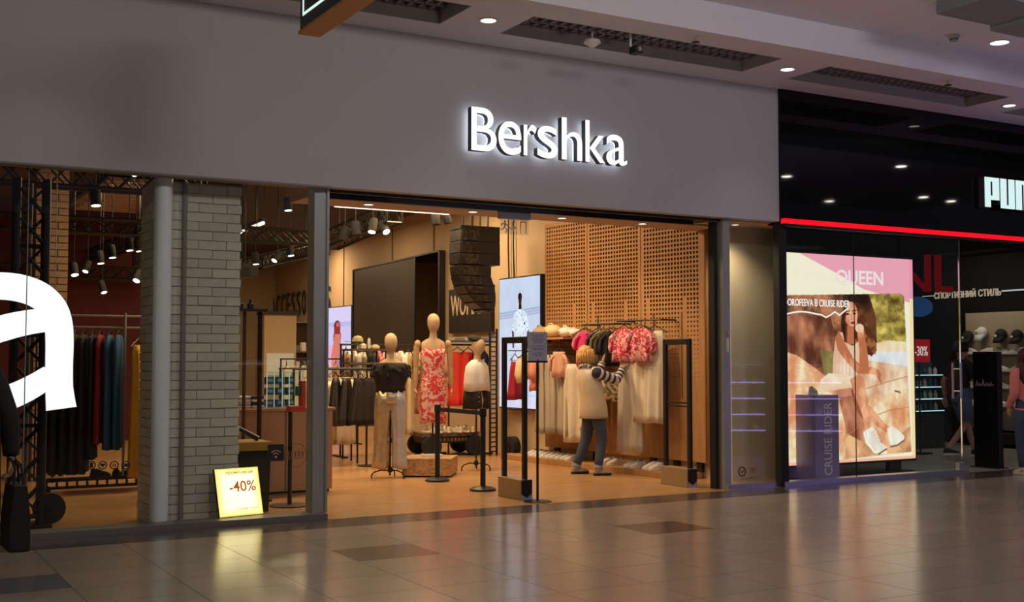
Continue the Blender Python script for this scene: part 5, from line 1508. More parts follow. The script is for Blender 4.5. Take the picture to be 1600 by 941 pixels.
hang('long_garment', 'mustard yellow long dress beside the white brick pillar', 'dress', (2.95, 3.3, 1.78), .9, [(-.12, .07, .03), (-.2, .1, .05), (-.45, .08, .05), (-1.62, .11, .08)], F_yellow, G5, 6, .018, straps=1, seed=120)
hang('long_garment', 'black garment hanging against the side of white brick pillar', 'clothes', (3.05, 3.5, 1.875), 1.2, [(-.1, .1, .03), (-.16, .15, .045), (-1.7, .16, .07)], F_black, G5, 5, .015, seed=121)
for k, x in enumerate((2.6, 2.78, 2.93)):
    shoe(('dark shoe under the blue garments, left one', 'dark shoe under the blue garments, middle one', 'dark shoe by the pillar under the yellow dress')[k], (x, 3.56, .1505), .4 + k, 'dark shoes in the left window', m=F_black, ms=M_blk2)
# round stickers on the glass
M_stk = mat('sticker_black', (.02, .018, .02), .5); M_stw = mat('sticker_tan', (.55, .35, .18), .6)


def disc_ring(mb, c, r0, r1, n=24, y=-.004):
    mb.loft([[(c[0] + r1 * math.cos(2 * PI * j / n), c[1] + yy, c[2] + r1 * math.sin(2 * PI * j / n)) for j in range(n)] + [] for yy in (0, y)]) if r0 == 0 else \
        mb.tube([(c[0] + (r0 + r1) / 2 * math.cos(2 * PI * j / n), c[1] + y / 2, c[2] + (r0 + r1) / 2 * math.sin(2 * PI * j / n)) for j in range(n + 1)], (r1 - r0) / 2, 6)


for k, (x, z) in enumerate(((1.893, .588), (1.986, .584), (2.083, .579), (2.18, .575))):
    t = thing('window_sticker', ['leftmost round dark sticker on the left window', 'round sticker with a heart on left window', 'round sticker with a small ring on left window', 'round sticker with a bell on left window'][k], 'sticker', (x, .145, z), 0, 'round stickers on the left window')
    b = MB(); disc_ring(b, (0, 0, 0), .027, .038); b.build('ring', M_stk, t)
    b = MB()
    if k == 0: b.box((0, -.003, 0), (.03, .003, .044)); b.build('icon', M_stk, t)
    elif k == 1: b.prism([(0, -.02), (.022, .004), (.014, .018), (0, .01), (-.014, .018), (-.022, .004)], .003, Matrix.Rotation(PI / 2, 4, 'X')); b.build('icon', M_stk, t)
    elif k == 2: disc_ring(b, (0, 0, 0), .008, .016); b.build('icon', M_stk, t)
    else: b.prism([(-.02, -.014), (.02, -.014), (.013, -.004), (.011, .012), (0, .02), (-.011, .012), (-.013, -.004)], .003, Matrix.Rotation(PI / 2, 4, 'X')); b.build('icon', M_stk, t)
t = thing('window_sticker', 'black square sticker with white radio wave sign near steel post', 'sticker', (3.53, .145, .63))
b = MB(); b.box((0, -.002, 0), (.155, .004, .155)); b.build('card', M_stk, t, bevel=.0015)
b = MB()
for r in (.03, .055): b.tube([(r * math.cos(a), -.006, -.035 + r * math.sin(a)) for a in [PI * .22 + PI * .56 * i / 10 for i in range(11)]], .006, 6)
b.build('waves', M_stw, t); MB().ell((0, -.006, -.04), (.01, .003, .01), 10, 6).build('dot', M_white, t)
t = thing('window_sticker', 'thin dark ring sticker on the glass next to steel post', 'sticker', (3.72, .145, .6))
b = MB(); disc_ring(b, (0, 0, 0), .108, .112, 32); b.build('ring', M_stk, t)
b = MB()
for x in (-.07, -.035, 0, .035, .07): b.box((x, -.002, .01), (.018, .003, .05))
b.box((0, -.002, -.03), (.17, .003, .008)); o = b.build('mark', mat('sticker_brown', (.2, .1, .06), .6), t); o['kind'] = 'stuff'
t = thing('window_sticker', 'small round sticker with tick low on the glass right of entrance', 'sticker', (9.13, .128, .19))
b = MB(); disc_ring(b, (0, 0, 0), .045, .06, 24); b.build('ring', M_stk, t)
b = MB(); b.tube([(-.022, -.002, .008), (-.004, -.002, -.016), (.026, -.002, .02)], .006, 5); b.build('tick', M_stk, t)
b = MB()
for i, (w_, z) in enumerate(((.07, .03), (.09, .012), (.06, -.006))): b.box((.16, -.001, z), (w_, .002, .006))
b.box((.06, -.001, -.085), (.17, .002, .006)); b.box((.18, -.001, -.075), (.1, .002, .005)); o = b.build('small_print', M_stk, t); o['kind'] = 'stuff'

# glowing promotion board leaning in the window
t = thing('promotion_board', 'glowing white and yellow sale board leaning in left window', 'sign', (3.24, .225, .056), 0)
t.rotation_euler = (-.27, 0, .2)
M_warmglow = vcol_mat('promo_print', 2.6)
c = Canvas(60, 60, (1, 1, 1)); e = np.minimum(np.minimum(c.X, 1 - c.X), np.minimum(c.Y, 1 - c.Y)); k = np.clip(1 - e / .22, 0, 1)[..., None] ** 1.5
c.a = (1 - k) * np.array([1, .92, .68]) + k * np.array([.70, .60, .30])
W_, H_ = .45, .45
MB().span((-W_ / 2, 0, 0), (W_ / 2, .028, H_)).build('case', M_black, t, bevel=.003)
c.obj('lit_face', (-W_ / 2 + .004, -.002, H_ - .004), (W_ / 2 - .004, -.002, H_ - .004), (-W_ / 2 + .004, -.002, .004), M_warmglow, t)
M_pr = emis('promo_red', (.50, .11, .035), .9); M_pb = emis('promo_black', (.10, .06, .03), .8); M_pg = emis('promo_grey', (.55, .42, .22), .9)
text_obj('headline', 'промо-акція', (-.11, -.005, .382), FX, FZ, .27, .042, .003, M_pb, t)
text_obj('percentage', '-40%', (-.095, -.005, .225), FX, FZ, .27, .1, .003, M_pr, t, offset=.010)
text_obj('small_line', 'На весняну колекцію', (-.04, -.005, .055), FX, FZ, .22, .024, .003, M_pg, t)
text_obj('small_line', '* * *', (-.12, -.005, .135), FX, FZ, .09, .012, .003, M_pg, t)

# ---------------------------------------------------------------- cashier corner behind the glass
M_desk = mat('desk_peach', (.52, .27, .13), .55, var=.04, scale=2)
t = thing('cashier_desk', 'peach coloured cashier desk seen beside the white brick pillar', 'counter', (4.1, 2.5, 0))
MB().span((-.75, -.3, .03), (.78, .45, .92)).build('front', M_desk, t); MB().span((-.78, -.33, .92), (.81, .48, .95)).build('top', M_desk, t, bevel=.004); MB().span((-.73, -.26, 0), (.76, .4, .03)).build('plinth', M_blk2, t)
MB().span((.22, -.304, .03), (.24, -.3, .92)).build('joint', M_rope, t)
t = thing('glass_display_case', 'glass showcase with bright edges on the cashier desk', 'showcase', (4.34, 2.42, .95))
MB().span((-.21, -.12, 0), (.21, .14, .012)).build('base', M_white, t)
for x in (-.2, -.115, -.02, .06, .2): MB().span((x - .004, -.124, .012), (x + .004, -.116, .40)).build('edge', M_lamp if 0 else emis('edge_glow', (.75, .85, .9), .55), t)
for z in (.14, .26, .40): MB().span((-.2, -.12, z), (.2, .12, z + .006)).build('shelf', glass_mat('case_glass', (.85, .95, .95), .05) if z < .2 else MATS['case_glass'], t)
MB().span((-.2, -.126, .012), (.2, -.122, .40)).build('front_pane', MATS['case_glass'], t)
M_teal = mat('teal_goods', (.03, .14, .16), .4, var=.4, scale=20)
for k in range(9):
    z = (.012, .146, .266)[k // 3]; x = -.13 + (k % 3) * .12
    q = thing('boxed_accessory', 'teal boxed accessory, ' + ('bottom', 'middle', 'top')[k // 3] + ' shelf of showcase, ' + ('left', 'centre', 'right')[k % 3], 'box', (4.34 + x, 2.44, .95 + z), 0, 'boxes in the glass showcase')
    MB().box((0, 0, .04), (.09, .08, .08)).build('carton', M_teal, q); MB().box((0, -.041, .045), (.06, .002, .035)).build('front_label', F_sil2, q)
for k, (x, f_) in enumerate(((3.55, F_sil2), (3.72, F_grey), (3.88, F_sil2), (4.02, F_drk))):
    q = thing('folded_clothes', ('leftmost', 'second', 'third', 'rightmost')[k] + ' folded garment pile on the cashier desk', 'clothes', (x, 2.45, .95), .1 * k, 'folded piles on the cashier desk')
    for j in range(4): MB().box((.004 * (j % 2), 0, .018 + j * .034), (.15, .24, .032)).build('folded_piece', f_ if j % 2 else F_white2, q, bevel=.012)
t = thing('black_frame_stand', 'slim black frame stand with a top shelf left of the showcase', 'stand', (3.78, 1.75, 0))
MB().tube([(-.06, .03, 0), (-.06, .03, 2.02)], .02, 8).build('post', mat('post_brown', (.09, .05, .03), .5), t); MB().tube([(.10, -.0, 0), (.10, 0, 2.02)], .026, 8).build('post', M_black, t)
MB().span((-.42, -.1, 2.0), (.15, .1, 2.03)).build('top_shelf', M_black, t); MB().span((-.3, -.15, 0), (.2, .15, .02)).build('base', M_black, t)
for k in range(4):
    q = thing('small_figure', ('leftmost', 'second', 'third', 'rightmost')[k] + ' small dark item on the black frame stand', 'goods', (3.44 + .11 * k, 1.75, 2.03), 0, 'items on the frame stand')
    MB().box((0, 0, .03), (.06, .06, .06)).build('body', M_black, q, bevel=.01); MB().tube([(0, 0, .06), (0, 0, .1)], .014, 8).build('neck', M_black, q)
t = thing('dump_bin', 'dark box table with orange wooden top behind sale board', 'bin', (3.5, 1.05, 0))
MB().loft([[(x * f, y * f, z) for x, y in ((-.21, -.22), (.21, -.22), (.21, .22), (-.21, .22))] for z, f in ((0, .93), (.60, 1))]).build('body', mat('bin_dark', (.012, .014, .012), .6), t)
MB().span((-.222, -.235, .60), (.222, .235, .685)).build('rim', mat('bin_wood', (.5, .27, .06), .5), t, bevel=.004)
t = thing('umbrella', 'black folded umbrella sticking out of dark box table', 'umbrella', (3.5, 1.0, .685), 0)
MB().tube([(-.12, 0, .16), (.13, 0, .02)], [.018, .03], 10).build('canopy', M_black, t); MB().tube([(-.16, 0, .185), (-.12, 0, .16)], .012, 8).build('grip', M_black, t)
t = thing('sanitiser_stand', 'black pole stand with round base and red dispenser near steel post', 'stand', (4.02, 1.16, 0))
MB().lathe([(.2, 0), (.2, .012), (.03, .02)], n=28).build('base', mat('base_brown', (.06, .04, .03), .5), t); MB().tube([(0, 0, .01), (0, 0, .98)], .022, 10).build('pole', M_black, t)
M_rd = mat('dispenser_red', (.7, .07, .05), .35)
MB().span((-.03, -.06, .96), (.15, .06, 1.02)).build('tray', M_rd, t, bevel=.012); MB().span((.1, -.06, 1.0), (.15, .06, 1.28)).build('dispenser_back', M_rd, t, bevel=.015); MB().tube([(.08, 0, 1.12), (.08, 0, 1.22)], .03, 10).build('bottle', M_teal, t)

# far back of the shop: plank clad pier and shelves under the far lettering
t = thing('plank_clad_pier', 'pier clad in pinkish brown boards under the far wall lettering', 'pier', (8.8, 16.0, 0))
MB().span((-.36, .02, 0), (.36, .4, 2.4)).build('core', M_rope, t)
for k in range(16): MB().span((-.38, -.0, .01 + k * .15), (.38, .03, .15 + k * .15)).build('board', [mat('clad_a', (.38, .25, .18), .6), mat('clad_b', (.44, .30, .22), .6)][k % 2], t)
t = thing('goods_shelf', 'dark shelf unit full of small goods left of the steel post', 'shelf', (9.55, 16.3, 0))
for z in (.3, .75, 1.2, 1.65, 2.35): MB().span((-.4, -.2, z), (.42, .2, z + .03)).build('shelf_board', M_tdark, t)
for x in (-.42, .4): MB().span((x, -.2, 0), (x + .03, .2, 2.38)).build('side', M_blk2, t)
MB().span((-.4, .17, 0), (.4, .2, 2.36)).build('back', mat('shelf_back', (.12, .07, .03), .7), t)
for r, z in enumerate((.33, .78, 1.23, 1.68)):
    for k in range(5):
        q = thing('boxed_goods', ('lowest', 'second lowest', 'second highest', 'highest')[r] + ' row of the far dark shelf, ' + ('first', 'second', 'third', 'fourth', 'fifth')[k] + ' item from the left', 'goods', (9.25 + k * .15, 16.25, z), .1 * k, 'goods on the far dark shelf')
        h = .12 + .03 * ((k * 7 + r * 3) % 5); MB().box((0, 0, h / 2), (.1, .12, h)).build('body', (F_cream, M_teal, F_olive, F_white2, F_peach)[(k + 2 * r) % 5], q, bevel=.01); MB().box((0, 0, h + .01), (.05, .05, .02)).build('lid', M_black, q)
t = thing('floor_lamp_display', 'tan lit display column at far left of the cashier desk', 'display', (6.9, 10.2, 0))
MB().span((-.3, -.15, 0), (.3, .15, 2.3)).build('column', M_beige, t); MB().span((-.34, -.19, 2.3), (.34, .19, 2.36)).build('cap', M_black, t); MB().span((-.25, -.17, 1.2), (.25, -.15, 1.6)).build('lit_niche', emis('niche_glow', (1, .7, .4), .5), t)
# far racks between display window and back
for k, (x, y, f_, lab) in enumerate(((6.9, 9.0, F_white2, 'far white clothes group behind the leather skirts'), (7.6, 9.3, F_tan, 'far tan clothes group behind the leather skirts'), (8.3, 9.0, F_white, 'far ivory clothes group behind the red print mannequin'))):
    t = thing('clothes_rack', lab.replace('clothes group', 'clothes rack'), 'rack', (x, y, 0))
    MB().tube([(-.35, 0, 1.5), (.35, 0, 1.5)], .014, 6).build('bar', M_black, t)
    for s in (-.34, .34): MB().tube([(s, 0, 0), (s, 0, 1.51)], .015, 6).build('post', M_black, t); MB().box((s, 0, .01), (.05, .4, .02)).build('foot', M_black, t)
    for q in range(4): hang('hanging_garment', ('first', 'second', 'third', 'fourth')[q] + ' garment from the left on ' + lab.replace('clothes group', 'rack'), 'clothes', (x - .24 + q * .16, y, 1.505), .0 + 1.2 + .1 * q, dressp(.95 + .1 * (q % 2), .15, .19), (f_, F_white2, f_, F_peach)[q], 'garments on the far racks', 5, .015, seed=200 + 5 * k + q, n=20)

# ================================================================ sports shop
# backlit poster stand
t = thing('lightbox_poster', 'tall glowing poster stand showing a seated woman by a river', 'poster', (11.42, .62, 0))
PX0, PX1, PZ0, PZ1 = -1.18, 1.17, .165, 2.845
MB().span((PX0 - .03, .004, PZ0 - .03), (PX1 + .03, .12, PZ1 + .03)).build('case', M_blk2, t, bevel=.004)
for x in (-.85, .82): MB().span((x - .11, .03, 0), (x + .11, .1, PZ0 - .03)).build('foot', M_black, t)
MB().span((-1.1, -.05, 0), (1.1, .2, .012)).build('base_plate', M_black, t)
W, H = 560, 656
c = Canvas(W, H, (1, .97, .87)); X, Y = c.X, c.Y
c.fill(c.poly([(.12, 0), (1, 0), (1, .225), (.6, .16), (.42, .095)]), (.97, .66, .74))
ph = c.poly([(.0, .205), (.90, .175), (.925, .19), (.965, .965), (.0, 1)])
n1, n2, n3, n4 = c.noise(9, 9, 1, 5), c.noise(6, 16, 2, 5), c.noise(14, 8, 5, 4), c.noise(40, 50, 9, 2)
mixc = lambda n, a, b: np.array(a) * (1 - n[..., None]) + np.array(b) * n[..., None]
sh = lambda n: np.clip((n - .3) / .4, 0, 1)


def put(m, n, a, b):
    c.a[m] = mixc(sh(n), a, b)[m]


put(ph, n1 * .8 + n4 * .2, (.26, .14, .09), (.80, .52, .36))
put(ph & c.poly([(.0, .3), (.35, .3), (.42, .5), (.2, .56), (.0, .5)]), n3 * .7 + n1 * .3, (.36, .19, .13), (.86, .56, .42))
put(ph & c.poly([(.62, .17), (1, .17), (1, .46), (.72, .455), (.67, .34)]), n2 * .75 + n4 * .25, (.34, .27, .10), (.93, .83, .42))
put(ph & c.poly([(.48, .18), (.64, .175), (.70, .3), (.70, .48), (.5, .42)]), n1, (.16, .085, .05), (.42, .25, .15))
put(ph & c.poly([(.69, .425), (.8, .41), (1, .42), (1, .475), (.69, .47)]), n3, (.95, .78, .62), (1, .93, .82))
put(ph & (Y > .465) & (X > .60) & (Y < .7), n3, (.84, .84, .88), (.98, .97, .98))
put(ph & c.poly([(.55, .50), (.75, .52), (1, .545), (1, 1), (.55, 1)]), n3, (.86, .62, .48), (1, .92, .80))
put(ph & c.poly([(.27, .46), (.42, .47), (.5, .6), (.3, .6)]), n1, (.40, .34, .16), (.66, .58, .34))
put(ph & c.poly([(0, .465), (.10, .485), (.22, .54), (.30, .58), (.36, .66), (.5, .72), (1, .64), (1, 1), (0, 1)]), n3 * .8 + n4 * .2, (.90, .58, .40), (1, .92, .76))
put(ph & c.poly([(.45, .82), (.6, .80), (.75, .93), (1, .82), (1, 1), (.45, 1)]), n1, (.66, .42, .28), (.98, .76, .56))
put(ph & c.poly([(.40, .68), (.52, .66), (.66, .84), (.62, .92), (.46, .86)]), n3, (.62, .34, .24), (.90, .62, .48))
for l_ in ([(.55, .66), (.75, .62), (.97, .585)], [(.62, .79), (.8, .755), (.98, .74)], [(.46, .87), (.58, .82), (.66, .80)], [(.8, .88), (.9, .95)]): c.fill(c.line(l_, .0025) & ph, (.76, .52, .38))
c.fill(c.line([(.84, .66), (.88, .668)], .005), (.55, .34, .24))
SK, SH = (.98, .70, .52), (.78, .45, .30)
gx = np.clip((n3 - .3) * 2, 0, 1)
put(c.poly([(.43, .31), (.45, .25), (.50, .222), (.56, .23), (.60, .28), (.63, .35), (.69, .42), (.70, .46), (.66, .49), (.60, .47), (.58, .52), (.50, .50), (.45, .52), (.425, .42)]), n2 * .6 + n4 * .4, (.20, .09, .06), (.52, .28, .16))
put(c.poly([(.60, .28), (.65, .37), (.70, .43), (.69, .48), (.64, .46), (.60, .40)]), n4, (.35, .18, .10), (.66, .40, .24))
put(c.oval(.505, .285, .05, .06) | c.poly([(.46, .29), (.55, .28), (.55, .33), (.52, .352), (.49, .345)]), gx, (.86, .54, .40), (.97, .70, .55))
c.fill(c.poly([(.475, .34), (.53, .345), (.53, .40), (.56, .43), (.47, .43)]), SH)
for x, y in ((.478, .285), (.530, .281)):
    c.fill(c.oval(x, y, .012, .005), (.18, .08, .06)); c.fill(c.line([(x - .016, y - .012), (x + .015, y - .015)], .003), (.3, .15, .1))
c.fill(c.line([(.505, .285), (.513, .308), (.504, .312)], .0025), SH); c.fill(c.oval(.518, .327, .017, .0065), (.68, .20, .18)); c.fill(c.line([(.50, .327), (.535, .326)], .0015), (.4, .08, .08))
put(c.poly([(.44, .30), (.455, .25), (.49, .232), (.47, .27), (.455, .34), (.47, .42), (.49, .50), (.46, .53), (.435, .45)]), n2, (.18, .08, .05), (.42, .22, .13))
put(c.poly([(.385, .40), (.41, .37), (.44, .375), (.45, .42), (.52, .44), (.585, .40), (.60, .44), (.575, .50), (.56, .60), (.36, .60), (.365, .50)]), n3, (.93, .74, .62), (1, .90, .82))
for k in range(7): c.fill(c.line([(.385 + k * .028, .43), (.375 + k * .028, .59)], .0018), (.88, .68, .56))
put(c.poly([(.38, .40), (.415, .368), (.45, .42), (.52, .50), (.58, .535), (.62, .54), (.615, .575), (.55, .575), (.47, .52), (.40, .46)]), gx, SH, SK)
put(c.poly([(.55, .36), (.60, .36), (.625, .45), (.635, .53), (.63, .57), (.56, .57), (.565, .47)]), gx, SH, SK)
put(c.oval(.568, .352, .034, .022) | c.poly([(.54, .345), (.555, .335), (.60, .35), (.6, .375), (.56, .37)]), gx, (.9, .62, .48), (1, .82, .68))
put(c.poly([(.54, .545), (.66, .54), (.71, .555), (.735, .58), (.725, .595), (.74, .625), (.715, .61), (.69, .58), (.62, .575)]), gx, SH, SK)
put(c.poly([(.27, .60), (.33, .57), (.42, .575), (.50, .585), (.505, .645), (.40, .665), (.26, .655)]), n2, (.96, .80, .66), (1, .96, .88))
put(c.poly([(.33, .655), (.50, .64), (.50, .68), (.38, .69)]), n3, (.80, .5, .4), (.95, .7, .58))
put(c.poly([(.49, .60), (.56, .575), (.60, .60), (.615, .66), (.635, .74), (.655, .84), (.605, .855), (.575, .76), (.535, .70), (.51, .65)]), gx, (.86, .54, .38), (1, .76, .58))
put(c.poly([(.505, .64), (.53, .69), (.58, .77), (.59, .80), (.54, .76), (.51, .71)]), n3, (.55, .28, .18), (.72, .42, .28))
put(c.poly([(.605, .715), (.655, .74), (.73, .80), (.80, .845), (.77, .865), (.69, .83), (.63, .80)]), gx, (.84, .50, .35), (.97, .70, .53))
put(c.poly([(.605, .85), (.655, .83), (.69, .86), (.72, .91), (.77, .935), (.755, .955), (.68, .95), (.62, .905)]), n3, (.95, .88, .82), (1, 1, 1))
c.fill(c.line([(.595, .86), (.61, .905), (.67, .955), (.76, .962)], .009), (1, .97, .92)); c.fill(c.line([(.70, .968), (.765, .945)], .004), (.4, .25, .18))
put(c.poly([(.77, .845), (.82, .835), (.87, .86), (.91, .885), (.905, .905), (.84, .935), (.795, .925), (.78, .88)]), n3, (.93, .84, .76), (1, .98, .94))
c.fill(c.line([(.80, .935), (.85, .93), (.91, .905)], .005), (.55, .38, .3))
for k in range(4): c.fill(c.line([(.645 + k * .018, .865 + k * .014), (.675 + k * .018, .855 + k * .014)], .0025), (.85, .78, .72))
c.a[(X > .97)] = (1, .90, .70); c.a[(Y > .985)] = (1, .75, .65); c.fill((X > .97) & (Y < .2), (.96, .62, .72))
c.a = (c.a[0::2, 0::2] + c.a[1::2, 0::2] + c.a[0::2, 1::2] + c.a[1::2, 1::2]) / 4; c.w, c.h = W // 2, H // 2
c.obj('picture', (PX0, -.002, PZ1), (PX1, -.002, PZ1), (PX0, -.002, PZ0), vcol_mat('poster_print', 1.0), t)
M_pw = emis('poster_white', (1, .96, .93), 1.0)
text_obj('headline', 'QUEEN', (PX0 + .92, -.008, 2.44), FX, FZ, .86, .22, .004, emis('poster_pale', (1, .86, .88), .95), t, offset=.02)
text_obj('caption', 'DOROFEEVA В CRUISE RIDER', (PX0 + .02, -.008, 2.17), FX, FZ, 1.14, .095, .004, M_pw, t, offset=.012)
b = MB(); b.tube([(PX0 + .03 + 1.1 * i / 14, -.006, 2.085 + .03 * math.sin(i * .5) + (.03 * ((i % 3) - 1) if i > 8 else 0) - .03 + .004 * i) for i in range(15)], .011, 5); b.build('underline', M_pw, t)

# plinths in front of the poster
t = thing('display_plinth', 'tall purple grey plinth with vertical lettering before the poster', 'plinth', (10.64, .52, 0))
MB().span((-.2, -.24, 0), (.2, .3, 1.05)).build('block', mat('plinth_purple', (.32, .27, .48), .3, var=.03), t, bevel=.004)
text_obj('lettering', 'CRUISE RIDER', (.075, -.244, .06), (0, 0, 1), (-1, 0, 0), .90, .13, .004, mat('plinth_letters', (.92, .9, .98), .5), t, offset=.006)
shoe('pale grey sneaker on top of the purple grey plinth', (10.62, .5, 1.0505), .5, 'sneakers in the sports shop', m=F_sil2)
t = thing('display_plinth', 'brown plinth behind the purple grey one', 'plinth', (10.52, 1.35, 0))
MB().span((-.17, -.2, 0), (.22, .2, 1.38)).build('block', mat('plinth_brown', (.30, .17, .14), .5), t, bevel=.004); MB().span((-.175, -.205, 1.38), (.225, .205, 1.39)).build('top_plate', mat('plinth_brown2', (.34, .2, .17), .4), t)

# totem, shoe wall
t = thing('black_totem', 'tall glossy black totem with silver script beside glass door', 'totem', (13.82, .42, 0))
MB().span((-.05, -.2, 0), (.05, .2, 1.6)).build('panel', mat('totem_black', (.008, .008, .008), .2), t, bevel=.004); MB().span((-.12, -.22, 0), (.12, .22, .01)).build('base_plate', M_blk2, t)
b = MB()
for k, (y, h) in enumerate(((.13, .08), (.09, .05), (.03, .1), (-.02, .05), (-.06, .05), (-.1, .06))):
    b.tube([(-.052, y + .02, 1.12), (-.052, y, 1.12 + h), (-.052, y - .012, 1.13), (-.052, y - .04, 1.15)], .006, 5)
o = b.build('script', mat('script_silver', (.35, .35, .36), .4), t); o['kind'] = 'stuff'
t = thing('shoe_wall', 'taupe wall panel with shelves and caps on the sports shop wall', 'panel', (17.36, 2.6, 0))
M_taupe = mat('taupe_panel', (.36, .29, .19), .7, var=.03)
MB().span((-.02, -1.4, .28), (.04, 1.02, 2.31)).build('panel', M_taupe, t); MB().span((-.35, -1.4, .06), (.03, 1.02, .24)).build('base_shelf', M_blk2, t)
for z in (1.58, 1.28, .99, .68): MB().span((-.16, -1.4, z), (-.02, 1.0, z + .02)).build('shelf', mat('shelf_white', (.6, .58, .5), .4), t)
G6 = 'sneakers on the sports shop wall'
M_green = mat('shoe_green', (.35, .42, .22), .5)
for r, z in enumerate((1.60, 1.30, 1.01, .70)):
    for k in range(5):
        shoe(('top', 'second', 'third', 'lowest')[r] + ' shelf of the sports shop wall, ' + ('first', 'second', 'third', 'fourth', 'fifth')[k] + ' sneaker from the left', (17.25, 3.42 - k * .30, z), 1.75 if k % 2 else -1.4, G6, m=(F_sil2, M_leat, M_green, M_leat, F_grey)[(k + r) % 5], scale=1.0)
for k, (y, z, mm, lab) in enumerate(((3.23, 1.96, mat('cap_white', (.7, .68, .6), .7), 'white cap hung on the sports shop wall'), (2.84, 1.92, F_black, 'black cap with badge hung right of white cap'), (2.52, 1.9, F_black, 'black bag like cap at the right edge of shop wall'), (3.52, 1.9, F_black, 'black shoulder bag hung left of white cap'))):
    t = thing('cap' if k < 2 else 'bag', lab, 'cap' if k < 2 else 'bag', (17.27, y, z), 0)
    b = MB(); b.ell((0, 0, 0), (.08, .11, .1), 16, 9); b.build('crown' if k < 2 else 'body', mm, t, smooth='all')
    b = MB(); b.loft([[(-.06, -.09, -.03), (.02, -.09, -.05), (.02, .09, -.05), (-.06, .09, -.03)], [(-.14, -.07, -.14), (-.1, -.07, -.15), (-.1, .07, -.15), (-.14, .07, -.14)]]); b.build('brim' if k < 2 else 'flap', mm, t, smooth='all')
    MB().ell((-.09, .04 if k else .05, -.03 if k else .02), (.012, .025, .025), 10, 6).build('badge', M_white, t)
    MB().tube([(.02, 0, .03), (.069, 0, .05)], .006, 6).build('peg', M_steel, t)
t = thing('wall_lettering', 'pale capitals across the black wall above the caps', 'sign', (17.39, 3.6, 2.6))
for wd_, y_, L_ in (('СПОРТИВНИЙ', .72, .90), ('СТИЛЬ', -.24, .46)): text_obj('lettering', wd_, (-.02, y_, -.005), WX, FZ, L_, .15 if 'Й' in wd_ else .128, .02, emis('wall_letter', (.62, .5, .36), .55) if y_ > 0 else MATS['wall_letter'], t, offset=.006)
MB().span((-.03, -1.7, .06), (0, -.72, .085)).build('light_line', emis('line_glow', (.8, .8, .8), .5), t)
MB().span((-.02, .74, .05), (0, 1.0, .062)).build('light_line', MATS['line_glow'], t)

# things and built reflections deeper in the sports shop
t = thing('red_reflected_letters', 'big dim red letters standing in for a mirrored sign above the blue oval', 'sign', (14.68, 2.2, 2.55)); t.scale = (.68,) * 3  # reflection of a sign opposite, built as solid glowing letters inside
M_rl = emis('red_letter_reflection', (.17, .002, .006), .5)
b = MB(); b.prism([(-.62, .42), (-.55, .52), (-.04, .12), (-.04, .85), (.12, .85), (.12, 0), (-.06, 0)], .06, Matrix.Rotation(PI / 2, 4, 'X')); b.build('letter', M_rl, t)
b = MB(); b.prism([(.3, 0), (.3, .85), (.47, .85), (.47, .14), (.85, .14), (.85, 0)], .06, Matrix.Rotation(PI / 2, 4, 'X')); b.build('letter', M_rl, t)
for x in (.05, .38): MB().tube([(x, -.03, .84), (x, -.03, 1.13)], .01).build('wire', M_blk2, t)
t = thing('blue_oval_sign', 'dark blue oval sign hanging under the red letters', 'sign', (14.68, 2.35, 2.32))
MB().tube([(0, .0, .15), (0, 0, 1.0)], .008).build('wire', M_blk2, t)
b = MB(); b.ell((0, 0, 0), (.34, .03, .16), 24, 10); b.build('panel', emis('blue_glow', (.012, .04, .12), .8), t, smooth='all'); b = MB(); b.span((-.34, -.01, -.008), (.34, .035, .004)); b.build('hanging_bar', M_blk2, t)
t = thing('sale_sign', 'red sale sign reading minus thirty inside sports shop', 'sign', (14.82, 2.45, 1.45)); t.scale = (.86, .86, 1)
MB().span((-.24, -.02, 0), (.24, .02, .36)).build('card', emis('sale_red', (.30, .010, .013), .7), t); text_obj('digits', '-30%', (-.17, -.026, .1), FX, FZ, .34, .15, .006, emis('sale_white', (.8, .7, .68), .8), t)
MB().tube([(0, .03, 0), (0, .03, -1.44)], .015).build('pole', M_black, t); MB().box((0, .03, -1.43), (.3, .3, .02)).build('foot', M_black, t)
t = thing('clothes_rail', 'rail with red garments deep in the sports shop', 'rail', (16.9, 5.6, 0))
MB().tube([(-.7, 0, 1.95), (.8, 0, 1.95)], .015).build('bar', M_steel, t)
for x in (-.68, .78): MB().tube([(x, 0, 0), (x, 0, 1.96)], .015).build('post', M_black, t)
for k in range(5): hang('hanging_garment', ('first', 'second', 'third', 'fourth', 'fifth')[k] + ' sports garment from the left on the deep rail', 'clothes', (16.35 + k * .27, 5.6, 1.955), .5, topp(.75, .2), (F_tan, F_wine, F_wine, F_black, F_wine)[k], 'garments in the sports shop', 4, .015, sleeves=(.4, .05, .05), seed=300 + k, n=20)
M_cyan_refl = emis('reflection_cyan', (.45, .85, .95), 1.1)
t = thing('kiosk_reflection_shelves', 'teal glowing shelves with bottles standing in for a kiosk reflection', 'cabinet', (15.7, 3.35, 0))  # solid shelves built in place of a kiosk mirrored in the glass
MB().span((-.55, .1, .0), (.55, .14, 1.45)).build('back', mat('cab_back', (.03, .09, .11), .4), t); MB().span((-.55, -.15, 0), (.55, .14, .58)).build('base', mat('cab_base', (.035, .05, .055), .5), t)
for z in (.62, .82, 1.02, 1.22): MB().span((-.55, -.14, z), (.55, .1, z + .012)).build('shelf', MATS['shelf_white'], t); MB().span((-.55, -.15, z), (.55, -.14, z + .014)).build('led_strip', M_cyan_refl, t)
